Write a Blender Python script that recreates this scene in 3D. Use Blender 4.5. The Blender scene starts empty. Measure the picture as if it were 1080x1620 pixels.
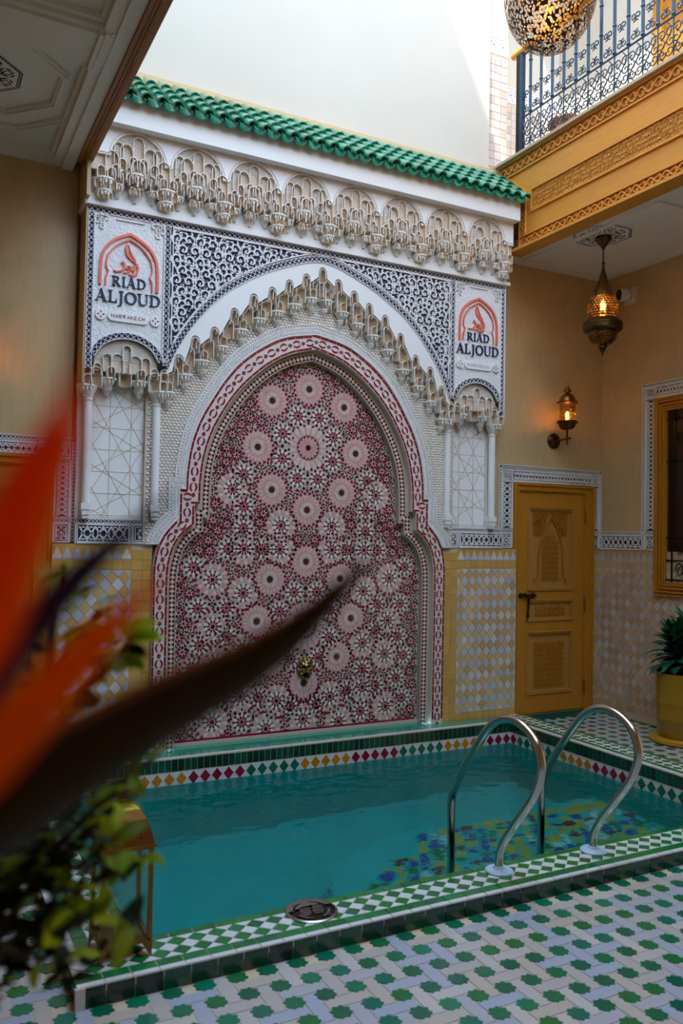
import bpy, math, random
import numpy as np
from mathutils import Vector, Matrix
from mathutils.geometry import tessellate_polygon
random.seed(7)
SC = bpy.context.scene
COL = SC.collection
PI = math.pi

# ------------------------------------------------------------------ camera
cam_d = bpy.data.cameras.new('camera')
cam = bpy.data.objects.new('camera', cam_d); COL.objects.link(cam)
YAW, PITCH, ROLL = 0.481007129, 0.0300406134, 0.0176449854
fw = Vector((math.sin(YAW)*math.cos(PITCH), math.cos(YAW)*math.cos(PITCH), math.sin(PITCH)))
rt = Vector((math.cos(YAW), -math.sin(YAW), 0)); up = rt.cross(fw)
r2 = math.cos(ROLL)*rt + math.sin(ROLL)*up; u2 = -math.sin(ROLL)*rt + math.cos(ROLL)*up
cm = Matrix((r2, u2, -fw)).transposed().to_4x4(); cm.translation = (0, 0, 1.578)
cam.matrix_world = cm
cam_d.sensor_fit = 'VERTICAL'; cam_d.sensor_height = 36; cam_d.sensor_width = 24
cam_d.lens = 1305.7/1620*36
cam_d.clip_start = 0.02
cam_d.dof.use_dof = True; cam_d.dof.focus_distance = 6.2; cam_d.dof.aperture_fstop = 2.8
SC.camera = cam

# ------------------------------------------------------------------ sky, sun, exposure
w = bpy.data.worlds.new('sky'); SC.world = w; w.use_nodes = True
bg = w.node_tree.nodes['Background']
bg.inputs['Color'].default_value = (0.52, 0.73, 1.0, 1); bg.inputs['Strength'].default_value = 5.0
sd = bpy.data.lights.new('sun', 'SUN'); sd.energy = 7.0; sd.angle = 0.012; sd.color = (1.0, 0.93, 0.82)
sun = bpy.data.objects.new('sun', sd); COL.objects.link(sun)
sun.rotation_euler = Vector((-0.50, -0.30, 1.0)).to_track_quat('Z', 'Y').to_euler()
vs = SC.view_settings
vs.view_transform = 'Standard'; vs.look = 'None'; vs.gamma = 1.0; vs.use_curve_mapping = False
vs.exposure = 0.52

# ------------------------------------------------------------------ materials
def lin(c):
    c = c/255.0
    return c/12.92 if c <= 0.04045 else ((c+0.055)/1.055)**2.4
def rgb(h):
    h = h.lstrip('#'); return tuple(lin(int(h[i:i+2], 16)) for i in (0, 2, 4)) + (1.0,)
MATS = {}
def mat(name, col, rough=0.5, metal=0.0, var=0.0, noise=None, bump=None, coat=0.0, wave=None, spec=0.5, palette=None, emit=None, trans=0.0, ior=1.45, hue=0.0):
    """col: hex. var: random brightness per object; noise=(scale, amount); bump=(scale, strength, dist); palette: list of hex picked per object."""
    m = bpy.data.materials.new(name); m.use_nodes = True; MATS[name] = m
    nt = m.node_tree; N = nt.nodes; L = nt.links
    b = N['Principled BSDF']
    b.inputs['Roughness'].default_value = rough; b.inputs['Metallic'].default_value = metal
    b.inputs['Specular IOR Level'].default_value = spec
    b.inputs['Coat Weight'].default_value = coat; b.inputs['Coat Roughness'].default_value = 0.08
    b.inputs['Transmission Weight'].default_value = trans; b.inputs['IOR'].default_value = ior
    b.inputs['Base Color'].default_value = rgb(col)
    out = None
    oi = N.new('ShaderNodeObjectInfo') if (var or palette or hue) else None
    tc = N.new('ShaderNodeTexCoord') if (noise or bump or wave) else None
    if palette:
        cr = N.new('ShaderNodeValToRGB'); cr.color_ramp.interpolation = 'CONSTANT'
        e = cr.color_ramp.elements
        for i, h in enumerate(palette):
            if i < 2: el = e[i]; el.position = i/len(palette)
            else: el = e.new(i/len(palette))
            el.color = rgb(h)
        L.new(oi.outputs['Random'], cr.inputs['Fac']); out = cr.outputs['Color']
    def mixmul(prev, fac_socket, amt):
        mr = N.new('ShaderNodeMapRange'); mr.inputs['To Min'].default_value = 1-amt; mr.inputs['To Max'].default_value = 1+amt
        L.new(fac_socket, mr.inputs['Value'])
        vm = N.new('ShaderNodeVectorMath'); vm.operation = 'SCALE'
        if prev is None: vm.inputs[0].default_value = rgb(col)[:3]
        else: L.new(prev, vm.inputs[0])
        L.new(mr.outputs['Result'], vm.inputs['Scale']); return vm.outputs['Vector']
    if hue:
        hs = N.new('ShaderNodeHueSaturation'); mr = N.new('ShaderNodeMapRange')
        mr.inputs['To Min'].default_value = 0.5-hue; mr.inputs['To Max'].default_value = 0.5+hue
        mu = N.new('ShaderNodeMath'); mu.operation = 'FRACT'; m2 = N.new('ShaderNodeMath'); m2.operation = 'MULTIPLY'; m2.inputs[1].default_value = 7.31
        L.new(oi.outputs['Random'], m2.inputs[0]); L.new(m2.outputs[0], mu.inputs[0]); L.new(mu.outputs[0], mr.inputs['Value'])
        L.new(mr.outputs['Result'], hs.inputs['Hue'])
        if out is None: hs.inputs['Color'].default_value = rgb(col)
        else: L.new(out, hs.inputs['Color'])
        out = hs.outputs['Color']
    if var: out = mixmul(out, oi.outputs['Random'], var)
    if noise:
        nz = N.new('ShaderNodeTexNoise'); nz.inputs['Scale'].default_value = noise[0]; nz.inputs['Detail'].default_value = 6
        L.new(tc.outputs['Object'], nz.inputs['Vector']); out = mixmul(out, nz.outputs['Fac'], noise[1]*2)
    if wave:   # (scale, distortion, amount, stretch axis vector)
        mp = N.new('ShaderNodeMapping'); mp.inputs['Scale'].default_value = wave[3]
        L.new(tc.outputs['Object'], mp.inputs['Vector'])
        nz = N.new('ShaderNodeTexNoise'); nz.inputs['Scale'].default_value = wave[0]; nz.inputs['Detail'].default_value = 5; nz.inputs['Distortion'].default_value = wave[1]
        L.new(mp.outputs['Vector'], nz.inputs['Vector']); out = mixmul(out, nz.outputs['Fac'], wave[2]*2)
    if bump:
        nz = N.new('ShaderNodeTexNoise'); nz.inputs['Scale'].default_value = bump[0]; nz.inputs['Detail'].default_value = 4
        L.new(tc.outputs['Object'], nz.inputs['Vector'])
        bp = N.new('ShaderNodeBump'); bp.inputs['Strength'].default_value = bump[1]; bp.inputs['Distance'].default_value = bump[2]
        L.new(nz.outputs['Fac'], bp.inputs['Height']); L.new(bp.outputs['Normal'], b.inputs['Normal'])
    if out is not None: L.new(out, b.inputs['Base Color'])
    if emit:
        b.inputs['Emission Color'].default_value = rgb(emit[0]); b.inputs['Emission Strength'].default_value = emit[1]
    return m

mat('white_plaster', '#ECE8E4', 0.75, noise=(6, 0.03), bump=(40, 0.15, 0.002))
mat('smooth_white', '#F1EEEC', 0.6)
mat('upper_white', '#D0C5B6', 0.8, noise=(1.5, 0.03))
mat('carved_white', '#EBE6E2', 0.7)
mat('muqarnas_bounce_tint', '#DFC3A2', 0.8, noise=(8, 0.04))  # warm bounce light between the cells painted into the hollow faces
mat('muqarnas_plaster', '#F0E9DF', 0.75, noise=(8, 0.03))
mat('net_shade', '#D6C2AE', 0.85)  # beige stands for the shadow in the net's gaps and piercings
mat('net_white', '#F0EBE4', 0.75)
mat('stucco_white', '#ECE9E8', 0.8, bump=(55, 0.9, 0.012))
mat('navy_ground', '#151C50', 0.7)
mat('black_ground', '#23262E', 0.7)
mat('ochre_wall', '#CCAC7E', 0.42, noise=(3.0, 0.09), bump=(14, 0.25, 0.004), wave=(6, 0.4, 0.07, (6, 6, 0.7)))
mat('ceiling_white', '#E6DED2', 0.8)
mat('gold_line', '#C4A87C', 0.5)
mat('wood', '#BB7A20', 0.42, wave=(9, 1.2, 0.12, (7, 7, 0.5)), var=0.04)
mat('wood_long', '#D6923A', 0.42, wave=(9, 1.2, 0.12, (7, 0.5, 7)))
mat('wood_dark', '#9A5C14', 0.5, wave=(9, 1.2, 0.12, (7, 7, 0.5)))
mat('wood_carved', '#B5803A', 0.5, noise=(30, 0.1))
mat('iron_blue', '#0F3148', 0.45, metal=0.2)
mat('iron_black', '#15120F', 0.5, metal=0.5)
mat('brass', '#93693A', 0.35, metal=1.0, noise=(20, 0.12))
mat('brass_dark', '#5A4428', 0.4, metal=1.0, noise=(25, 0.15))
mat('brass_bright', '#C9A050', 0.25, metal=1.0)
mat('lion_brass', '#9C8A5A', 0.32, metal=1.0)
mat('steel', '#C9C5C0', 0.16, metal=1.0)
mat('steel_brushed', '#B9B6B2', 0.3, metal=1.0)
mat('flange_plastic', '#BFD8EE', 0.3)
mat('red_tile', '#8C1230', 0.22, var=0.15, coat=0.3)
mat('border_white', '#DCCFC4', 0.35)
mat('border_red', '#921437', 0.25)
mat('mos_white', '#E2DCD2', 0.3)
mat('mos_grout', '#BFB2A6', 0.7)
mat('mos_pink', '#DC9C98', 0.3)
mat('mos_pale', '#E8C4BC', 0.3)
mat('mos_red', '#931238', 0.25)
mat('mos_dark', '#451420', 0.25)
mat('mos_olive', '#5A3020', 0.3)
mat('mos_brown', '#5A2414', 0.2, coat=0.4)
mat('reveal_tile', '#B9A78C', 0.4)
mat('dado_ochre', '#C99A58', 0.28, palette=['#D4B07A', '#CB9F62', '#CFAA74', '#C29A64', '#D8B584', '#CDA468'], coat=0.2)
mat('dado_pale', '#C9BFC6', 0.28, palette=['#D3CAD0', '#C6BDC8', '#CFC3C0', '#B4C2CC', '#D8CFCB', '#B9B4C4'], coat=0.2)
mat('dado_grey', '#BFB0A4', 0.28, palette=['#C4B8AE', '#B8ABA2', '#C9BDB4', '#BFB2B0', '#B5A9A4', '#CCC4C0'], coat=0.2)
mat('dado_peach', '#C9A47A', 0.28, palette=['#CBA880', '#BF9A70', '#C7A88A', '#B89A7A', '#CFAE88', '#C29E78'], coat=0.2)
mat('dado_plain', '#CB9C50', 0.3, var=0.1, coat=0.2)
mat('grout', '#CDBBA0', 0.9)
mat('floor_grout', '#CDB79C', 0.8)
mat('floor_white', '#CFC6C2', 0.28, palette=['#BDB3AF', '#B0ADB4', '#BCAFA4', '#A9ABB8', '#C2B9B4', '#B6ADA8', '#A5ABBA'], noise=(12, 0.05), coat=0.25)
mat('star_green', '#0E6B48', 0.2, palette=['#0F6B48', '#0C7352', '#146245', '#0A6A55', '#1B6B3A', '#0D5E46'], noise=(30, 0.12), coat=0.3)
mat('green_glaze', '#0F7038', 0.15, palette=['#117A3E', '#0F6B33', '#167D45', '#1A7A34', '#0C6A3F', '#14733A'], noise=(25, 0.15), coat=0.5)
mat('dark_green', '#0B3A28', 0.15, palette=['#0A3524', '#0D4630', '#12402A', '#0A2C22', '#0F4B38'], noise=(20, 0.15), coat=0.5)
mat('teal_glaze', '#0F8A70', 0.15, coat=0.4, noise=(10, 0.1))
mat('white_glaze', '#DAD8DA', 0.2, var=0.04, coat=0.4)
mat('roof_green', '#1E8A66', 0.18, palette=['#2E8A6C', '#389474', '#288264', '#429C7C', '#2A8668'], noise=(14, 0.12), coat=0.6)
mat('roof_dark', '#0F3A2E', 0.3, coat=0.4)
mat('mortar', '#D9B98A', 0.8)
mat('orange_glaze', '#C77A14', 0.2, var=0.1, coat=0.4)
mat('crimson_glaze', '#8E1430', 0.2, var=0.12, coat=0.4)
mat('wl_green', '#0E6A4A', 0.2, var=0.15, coat=0.4)
mat('pool_turq', '#06B2B0', 0.5, noise=(3, 0.08))
mat('pool_blue', '#163C9A', 0.4)
mat('pool_yellow', '#DDA514', 0.4)
mat('pool_maroon', '#7A2430', 0.4)
mat('logo_orange', '#F0775A', 0.5)
mat('logo_navy', '#1B2C50', 0.5)
mat('logo_red', '#9A2440', 0.6)
mat('pot_clay', '#9E7618', 0.3, noise=(7, 0.12), bump=(9, 0.2, 0.004), coat=0.3)
mat('pot_saucer', '#BC8A12', 0.3, coat=0.3)
mat('soil', '#22160C', 0.95)
mat('leaf_dark', '#15664A', 0.28, var=0.45, hue=0.03)
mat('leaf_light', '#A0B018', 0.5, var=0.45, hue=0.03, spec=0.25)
mat('leaf_shade', '#1A2408', 0.6, var=0.3, spec=0.2)  # near-black: shade inside the shrub put into the leaf colour
mat('stem_brown', '#3A2A14', 0.7)
mat('petal_orange', '#FF8A1C', 0.45, noise=(6, 0.06))
mat('petal_red', '#F8641C', 0.45, noise=(6, 0.08))
mat('petal_purple', '#33205C', 0.45)
mat('spathe', '#33230F', 0.5, noise=(9, 0.1))
mat('spathe_rim', '#A8561A', 0.5)
mat('camera_white', '#DAD2C4', 0.4)
mat('black_gloss', '#0A0A0C', 0.1)
mat('bulb', '#FFE2B0', 0.3, emit=('#FFC26A', 120))
def thin_glass(name, tint, gloss, milk):
    m = bpy.data.materials.new(name); m.use_nodes = True; MATS[name] = m; nt = m.node_tree
    nt.nodes.remove(nt.nodes['Principled BSDF'])
    t = nt.nodes.new('ShaderNodeBsdfTransparent'); t.inputs['Color'].default_value = rgb(tint)
    g_ = nt.nodes.new('ShaderNodeBsdfGlossy'); g_.inputs['Roughness'].default_value = 0.12; g_.inputs['Color'].default_value = (0.8, 0.75, 0.65, 1)
    mx = nt.nodes.new('ShaderNodeMixShader'); mx.inputs['Fac'].default_value = gloss
    tl = nt.nodes.new('ShaderNodeBsdfTranslucent'); tl.inputs['Color'].default_value = rgb(tint); m2 = nt.nodes.new('ShaderNodeMixShader'); m2.inputs['Fac'].default_value = milk
    nt.links.new(t.outputs[0], m2.inputs[1]); nt.links.new(tl.outputs[0], m2.inputs[2])
    nt.links.new(m2.outputs[0], mx.inputs[1]); nt.links.new(g_.outputs[0], mx.inputs[2]); nt.links.new(mx.outputs[0], nt.nodes['Material Output'].inputs['Surface'])
thin_glass('amber_glass', '#D8AE60', 0.06, 0.08)
thin_glass('clear_glass', '#F2F8F6', 0.06, 0.0)
def translucent(name, amt):
    """let light through a thin petal or leaf"""
    nt = MATS[name].node_tree; b = nt.nodes['Principled BSDF']
    t = nt.nodes.new('ShaderNodeBsdfTranslucent'); mx = nt.nodes.new('ShaderNodeMixShader'); mx.inputs['Fac'].default_value = amt
    if b.inputs['Base Color'].links: nt.links.new(b.inputs['Base Color'].links[0].from_socket, t.inputs['Color'])
    else: t.inputs['Color'].default_value = b.inputs['Base Color'].default_value
    nt.links.new(b.outputs[0], mx.inputs[1]); nt.links.new(t.outputs[0], mx.inputs[2]); nt.links.new(mx.outputs[0], nt.nodes['Material Output'].inputs['Surface'])
for n_ in ('petal_orange', 'petal_red', 'leaf_light'): translucent(n_, 0.6)
mat('dark_glass', '#1A0E0A', 0.1)
mat('window_dark', '#2A130A', 0.3)
mat('terracotta', '#9A5A34', 0.6)

# ------------------------------------------------------------------ helpers
class Fr:
    """a flat working frame: origin, two in-plane axes, outward normal"""
    def __init__(s, o, a, b, n): s.o, s.a, s.b, s.n = Vector(o), Vector(a), Vector(b), Vector(n)
    def P(s, x, y, d=0.0): return s.o + s.a*x + s.b*y + s.n*d
CX = 2.825
FA = Fr((CX, 0, 0), (1, 0, 0), (0, 0, 1), (0, -1, 0))     # facade: x from the niche axis, z up; depth d = -Y
def FY(y): return Fr((CX, y, 0), (1, 0, 0), (0, 0, 1), (0, -1, 0))
def FX(x): return Fr((x, 0, 0), (0, -1, 0), (0, 0, 1), (-1, 0, 0))   # right wall seen from the court: s = -Y
def FZ(z): return Fr((0, 0, z), (1, 0, 0), (0, 1, 0), (0, 0, 1))
def FWORLD(y): return Fr((0, y, 0), (1, 0, 0), (0, 0, 1), (0, -1, 0))

class MB:
    def __init__(s): s.v, s.f, s.m, s.mi = [], [], [], 0
    def add(s, vs, fs):
        b = len(s.v); s.v += [tuple(v) for v in vs]
        for f in fs: s.f.append([b+i for i in f]); s.m.append(s.mi)
        return s
    def box(s, x0, x1, y0, y1, z0, z1):
        return s.add([(x0,y0,z0),(x1,y0,z0),(x1,y1,z0),(x0,y1,z0),(x0,y0,z1),(x1,y0,z1),(x1,y1,z1),(x0,y1,z1)],
              [(0,3,2,1),(4,5,6,7),(0,1,5,4),(1,2,6,5),(2,3,7,6),(3,0,4,7)])
    def prism(s, fr, poly, d0, d1, ch=0.0, back=False):
        """raised polygon from depth d0 to d1 along the frame's normal; ch: chamfer shrink toward the centroid"""
        ar = sum(poly[i-1][0]*poly[i][1]-poly[i][0]*poly[i-1][1] for i in range(len(poly)))
        left = fr.a.cross(fr.b).dot(fr.n) > 0
        if (ar < 0) == left: poly = poly[::-1]
        n = len(poly)
        cx = sum(p[0] for p in poly)/n; cy = sum(p[1] for p in poly)/n
        k = 1-ch
        vs = [fr.P(x, y, d0) for x, y in poly] + [fr.P(cx+(x-cx)*k, cy+(y-cy)*k, d1) for x, y in poly]
        fs = [(i, (i+1) % n, n+(i+1) % n, n+i) for i in range(n)] + [tuple(range(n, 2*n))]
        if back: fs.append(tuple(range(n-1, -1, -1)))
        return s.add(vs, fs)
    def plate(s, fr, loops, d0, d1, sides=True):
        """flat plate with holes: loops[0] the outline, the rest the holes"""
        flat = [p for l in loops for p in l]
        tris = tessellate_polygon([[Vector((x, y, 0)) for x, y in l] for l in loops])
        vs = [fr.P(x, y, d1) for x, y in flat]; fs = []
        left = fr.a.cross(fr.b).dot(fr.n) > 0
        for t in tris:
            a, b, c = (flat[i] for i in t)
            ccw = (b[0]-a[0])*(c[1]-a[1])-(b[1]-a[1])*(c[0]-a[0]) > 0
            fs.append(tuple(t) if ccw == left else tuple(t[::-1]))
        s.add(vs, fs)
        if sides:
            for k, l in enumerate(loops):
                n = len(l); vv = [fr.P(x, y, d1) for x, y in l] + [fr.P(x, y, d0) for x, y in l]
                ar = sum(l[i-1][0]*l[i][1]-l[i][0]*l[i-1][1] for i in range(n))
                flip = ((ar > 0) == left) != (k > 0)
                ff = [((i, n+i, n+(i+1) % n, (i+1) % n) if flip else (i, (i+1) % n, n+(i+1) % n, n+i)) for i in range(n)]
                s.add(vv, ff)
        return s
    def ribbon(s, fr, pts, wd, d0, d1, closed=False):
        """flat raised band along a polyline, width wd (a number or one per point)"""
        n = len(pts); L, R = [], []
        for i in range(n):
            a = pts[i-1] if (i > 0 or closed) else pts[i]; b = pts[(i+1) % n] if (i < n-1 or closed) else pts[i]
            tx, ty = b[0]-a[0], b[1]-a[1]; q = math.hypot(tx, ty) or 1
            h = (wd[i] if isinstance(wd, (list, tuple)) else wd)/2
            # mitre
            k = 1.0
            if 0 < i < n-1 or closed:
                c = pts[i]; u = (c[0]-a[0], c[1]-a[1]); qu = math.hypot(*u) or 1
                cosv = (u[0]*tx+u[1]*ty)/(qu*q); k = 1/max(cosv, 0.6)
            nx, ny = -ty/q*h*k, tx/q*h*k
            L.append((pts[i][0]+nx, pts[i][1]+ny)); R.append((pts[i][0]-nx, pts[i][1]-ny))
        left = fr.a.cross(fr.b).dot(fr.n) > 0
        if left: L, R = R, L
        vs = []
        for i in range(n): vs += [fr.P(*L[i], d0), fr.P(*L[i], d1), fr.P(*R[i], d1), fr.P(*R[i], d0)]
        fs = []
        for i in range(n if closed else n-1):
            a = 4*i; b = 4*((i+1) % n)
            fs += [(a, b, b+1, a+1), (a+1, b+1, b+2, a+2), (a+2, b+2, b+3, a+3)]
        if not closed: fs += [(0, 1, 2, 3), (4*n-1, 4*n-2, 4*n-3, 4*n-4)]
        return s.add(vs, fs)
    def tube(s, pts, r, n=8, closed=False):
        pts = [Vector(p) for p in pts]; m = len(pts); rings = []
        prev = None
        for i in range(m):
            a = pts[i-1] if (i > 0 or closed) else pts[i]; b = pts[(i+1) % m] if (i < m-1 or closed) else pts[i]
            t = (b-a).normalized()
            if prev is None:
                ref = Vector((0, 0, 1)) if abs(t.z) < 0.9 else Vector((1, 0, 0))
                nn = t.cross(ref).normalized()
            else:
                nn = (prev - t*prev.dot(t)); nn = nn.normalized() if nn.length > 1e-6 else t.orthogonal().normalized()
            prev = nn; bb = t.cross(nn)
            rr = r[i] if isinstance(r, (list, tuple)) else r
            rings += [pts[i] + (nn*math.cos(2*PI*k/n) + bb*math.sin(2*PI*k/n))*rr for k in range(n)]
        fs = []
        for i in range(m if closed else m-1):
            for k in range(n):
                a = i*n; b = ((i+1) % m)*n
                fs.append((a+k, a+(k+1) % n, b+(k+1) % n, b+k))
        if not closed: fs += [tuple(range(n-1, -1, -1)), tuple((m-1)*n+k for k in range(n))]
        return s.add(rings, fs)
    def lathe(s, prof, c, n=20, a0=0.0, a1=None, cap=True, axis=None):
        """profile [(r, h)] turned about the vertical through c (or about a given axis vector)"""
        full = a1 is None; span = 2*PI if full else a1-a0; k = n if full else n+1
        c = Vector(c)
        if axis is None: ex, ey, ez = Vector((1,0,0)), Vector((0,1,0)), Vector((0,0,1))
        else:
            ez = Vector(axis).normalized(); ex = ez.orthogonal().normalized(); ey = ez.cross(ex)
        vs = []
        for r, h in prof: vs += [c + (ex*math.cos(a0+span*j/n)+ey*math.sin(a0+span*j/n))*r + ez*h for j in range(k)]
        fs = []
        up = prof[-1][1] >= prof[0][1]
        for i in range(len(prof)-1):
            for j in range(n):
                q = (i*k+j, i*k+(j+1) % k, (i+1)*k+(j+1) % k, (i+1)*k+j)
                fs.append(q if up else q[::-1])
        if cap and full:
            A = tuple(range(k-1, -1, -1)); B = tuple((len(prof)-1)*k+j for j in range(k))
            if not up: A, B = A[::-1], B[::-1]
            if prof[0][0] > 1e-5: fs.append(A)
            if prof[-1][0] > 1e-5: fs.append(B)
        return s.add(vs, fs)
    def mesh(s, name, mats, smooth=None):
        me = bpy.data.meshes.new(name); me.from_pydata(s.v, [], s.f)
        for m in (mats if isinstance(mats, (list, tuple)) else [mats]): me.materials.append(MATS[m])
        if len(set(s.m)) > 1: me.polygons.foreach_set('material_index', s.m)
        if smooth:
            me.polygons.foreach_set('use_smooth', [True]*len(me.polygons)); me.set_sharp_from_angle(angle=smooth)
        me.update(); return me
    def build(s, name, mats, parent=None, smooth=None, kind=None):
        o = bpy.data.objects.new(name, None if False else s.mesh(name, mats, smooth)); COL.objects.link(o)
        if parent is not None:
            wl = WL[parent.name]
            o.data.transform(Matrix.Translation(-wl)); o.parent = parent; WL[o.name] = wl
        else: WL[o.name] = Vector((0, 0, 0))
        if kind: o['kind'] = kind
        return o
WL = {}      # world position of each object's own origin (parents are never turned)
def rebase(o, base):
    """move a top-level mesh's origin to its base"""
    b = Vector(base); o.data.transform(Matrix.Translation(-b)); o.location = b; WL[o.name] = b; return o
def tag(o, label=None, cat=None, group=None, kind=None):
    if label: o['label'] = label
    if cat: o['category'] = cat
    if group: o['group'] = group
    if kind: o['kind'] = kind
    return o
def thing(name, loc, label, cat, group=None, kind=None):
    o = bpy.data.objects.new(name, None); COL.objects.link(o); o.location = loc; o.empty_display_size = 0.1
    WL[o.name] = Vector(loc); return tag(o, label, cat, group, kind)
def put(me, name, parent, loc, rot=None, scale=None):
    """one more object that shares the mesh ME, at world place LOC under PARENT"""
    o = bpy.data.objects.new(name, me); COL.objects.link(o); o.parent = parent
    o.location = Vector(loc) - WL[parent.name]
    if rot is not None: o.rotation_euler = rot
    if scale is not None: o.scale = scale
    WL[o.name] = Vector(loc); return o
def arc(cx, cy, r, a0, a1, n, ry=None):
    ry = r if ry is None else ry
    return [(cx+r*math.cos(a0+(a1-a0)*i/n), cy+ry*math.sin(a0+(a1-a0)*i/n)) for i in range(n+1)]
def mirror(pts): return [(-x, z) for x, z in reversed(pts)]
def resample(pts, step):
    out = [pts[0]]; 
    acc = 0.0; last = pts[0]
    segs = [(pts[i], pts[i+1]) for i in range(len(pts)-1)]
    tot = sum(math.dist(a, b) for a, b in segs); n = max(1, round(tot/step)); st = tot/n
    res = []; k = 0; pos = 0.0
    for i in range(n+1):
        t = min(i*st, tot-1e-9)
        while k < len(segs)-1 and pos+math.dist(*segs[k]) < t: pos += math.dist(*segs[k]); k += 1
        a, b = segs[k]; d = math.dist(a, b) or 1; u = min(1, (t-pos)/d)
        res.append((a[0]+(b[0]-a[0])*u, a[1]+(b[1]-a[1])*u, math.atan2(b[1]-a[1], b[0]-a[0])))
    return res
def smooth_curve(pts, n=6):
    """Catmull-Rom through 2-D or 3-D points"""
    P = [Vector(p) for p in pts]; out = []
    for i in range(len(P)-1):
        p0 = P[max(i-1, 0)]; p1 = P[i]; p2 = P[i+1]; p3 = P[min(i+2, len(P)-1)]
        for k in range(n):
            t = k/n
            out.append(0.5*((2*p1)+(p2-p0)*t+(2*p0-5*p1+4*p2-p3)*t*t+(3*p1-p0-3*p2+p3)*t**3))
    out.append(P[-1]); return [tuple(p) for p in out]
def offset_path(pts, d):
    """parallel of an open polyline, d to its left"""
    out = []
    n = len(pts)
    for i in range(n):
        a = pts[max(i-1, 0)]; b = pts[min(i+1, n-1)]; c = pts[i]
        tx, ty = b[0]-a[0], b[1]-a[1]; q = math.hypot(tx, ty) or 1
        k = 1.0
        if 0 < i < n-1:
            u = (c[0]-a[0], c[1]-a[1]); qu = math.hypot(*u) or 1
            k = 1/max((u[0]*tx+u[1]*ty)/(qu*q), 0.6)
        out.append((c[0]-ty/q*d*k, c[1]+tx/q*d*k))
    return out

# ================================================================== the room
def struct(name, mb, mats, label, cat, smooth=None):
    o = mb.build(name, mats, None, smooth); return tag(o, label, cat, kind='structure')
wb = MB(); wb.box(-1.6, 0.985, 6.0, 6.25, -0.08, 4.99).box(4.665, 6.2, 6.0, 6.25, -0.08, 4.99).box(0.985, 4.665, 6.06, 6.25, -0.08, 4.99)
wall_back = struct('wall_back', wb, 'ochre_wall', 'polished ochre plaster wall behind the fountain and the carved wooden door', 'wall')
wall_right = struct('wall_right', MB().box(6.0, 6.2, -1.8, 6.0, -0.08, 4.99), 'ochre_wall', 'ochre plaster wall on the right with the wooden window', 'wall')
struct('wall_left', MB().box(-1.8, -1.6, -1.8, 6.25, -0.08, 4.99), 'ochre_wall', 'ochre plaster wall of the left gallery beyond the frame', 'wall')
struct('wall_front', MB().box(-1.6, 6.0, -2.0, -1.8, -0.08, 4.99), 'ochre_wall', 'ochre plaster wall of the gallery behind the viewer', 'wall')
# upper storey around the open court
struct('wall_upper_back', MB().box(0.7, 4.66, 6.1, 6.3, 4.97, 8.6), 'upper_white', 'bright white upper storey wall above the green tiled canopy', 'wall')
struct('wall_upper_left', MB().box(0.75, 0.95, -0.2, 6.1, 4.99, 12.9), 'upper_white', 'white upper storey wall over the left gallery, unseen, heightened to cast the shadow edge', 'wall')  # out of view; made this tall so its shadow edge crosses the back wall
struct('wall_upper_front', MB().box(0.95, 6.0, -0.2, 0.0, 4.99, 5.9), 'upper_white', 'white upper storey wall behind the viewer', 'wall')
struct('wall_upper_right', MB().box(6.0, 6.2, -0.2, 6.85, 4.99, 8.6), 'upper_white', 'white wall at the back of the balcony gallery', 'wall')
wug = MB().box(4.66, 6.2, 6.65, 6.85, 4.97, 8.6)
struct('wall_upper_gallery', wug, 'upper_white', 'white end wall of the upper gallery seen through the railing', 'wall')
# gallery floor slabs
struct('floor_upper_right', MB().box(4.80, 6.0, -0.2, 6.65, 4.70, 4.985), 'white_plaster', 'upper gallery floor slab behind the carved wooden fascia', 'floor')
struct('floor_upper_left', MB().box(-1.6, 0.94, -1.8, 6.0, 4.70, 4.985), 'white_plaster', 'upper floor slab over the left gallery', 'floor')
struct('floor_upper_front', MB().box(0.94, 4.80, -1.8, 0.0, 4.15, 4.985), 'white_plaster', 'upper floor slab behind the viewer', 'floor')
# ceilings
cl = MB()
def octa(cx, cy, hw): 
    k = hw*math.tan(PI/8); return [(cx+hw, cy-k), (cx+hw, cy+k), (cx+k, cy+hw), (cx-k, cy+hw), (cx-hw, cy+k), (cx-hw, cy-k), (cx-k, cy-hw), (cx+k, cy-hw)]
FDOWN = lambda z: Fr((0, 0, z), (1, 0, 0), (0, 1, 0), (0, 0, -1))
cl.box(-1.6, 0.94, -1.8, 6.0, 4.20, 4.32)
cl.box(0.86, 0.936, -1.8, 5.98, 4.115, 4.20)
for y in (4.26, 2.35, 0.4): cl.box(-1.6, 0.86, y, y+0.30, 4.12, 4.20)
cl.box(-1.6, 0.86, 5.88, 6.0, 4.14, 4.20)
ceil_l = struct('ceiling', cl, 'ceiling_white', 'white plaster ceiling of the left gallery with beams and mouldings', 'ceiling')
m = MB()
for y in (4.26, 2.35, 0.4):
    for dy, z in ((-0.035, 4.14), (-0.065, 4.165), (0.30, 4.14), (0.335, 4.165)): m.box(-1.6, 0.80, y+dy if dy > 0 else y+dy, y+dy+0.035, z, 4.20)
    for k in range(3): m.box(0.78+0.03*k, 0.80+0.03*k, y-0.03, y+0.33, 4.10+0.012*k, 4.19)
m.build('beam_moulding', 'ceiling_white', ceil_l)
m = MB()
for hw in (0.43, 0.62): m.ribbon(FDOWN(4.2), octa(0.28, 5.05, hw), 0.05, 0.0, 0.02, True); m.ribbon(FDOWN(4.2), octa(0.28, 5.05, hw), 0.02, 0.0, 0.035, True)
m.build('octagon_moulding', 'ceiling_white', ceil_l)
m = MB()
for dx in (0.0, 0.025): m.box(0.80-dx, 0.86-dx, -1.8, 5.88, 4.13+dx*1.6, 4.20)
m.build('edge_moulding', 'ceiling_white', ceil_l)
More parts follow.
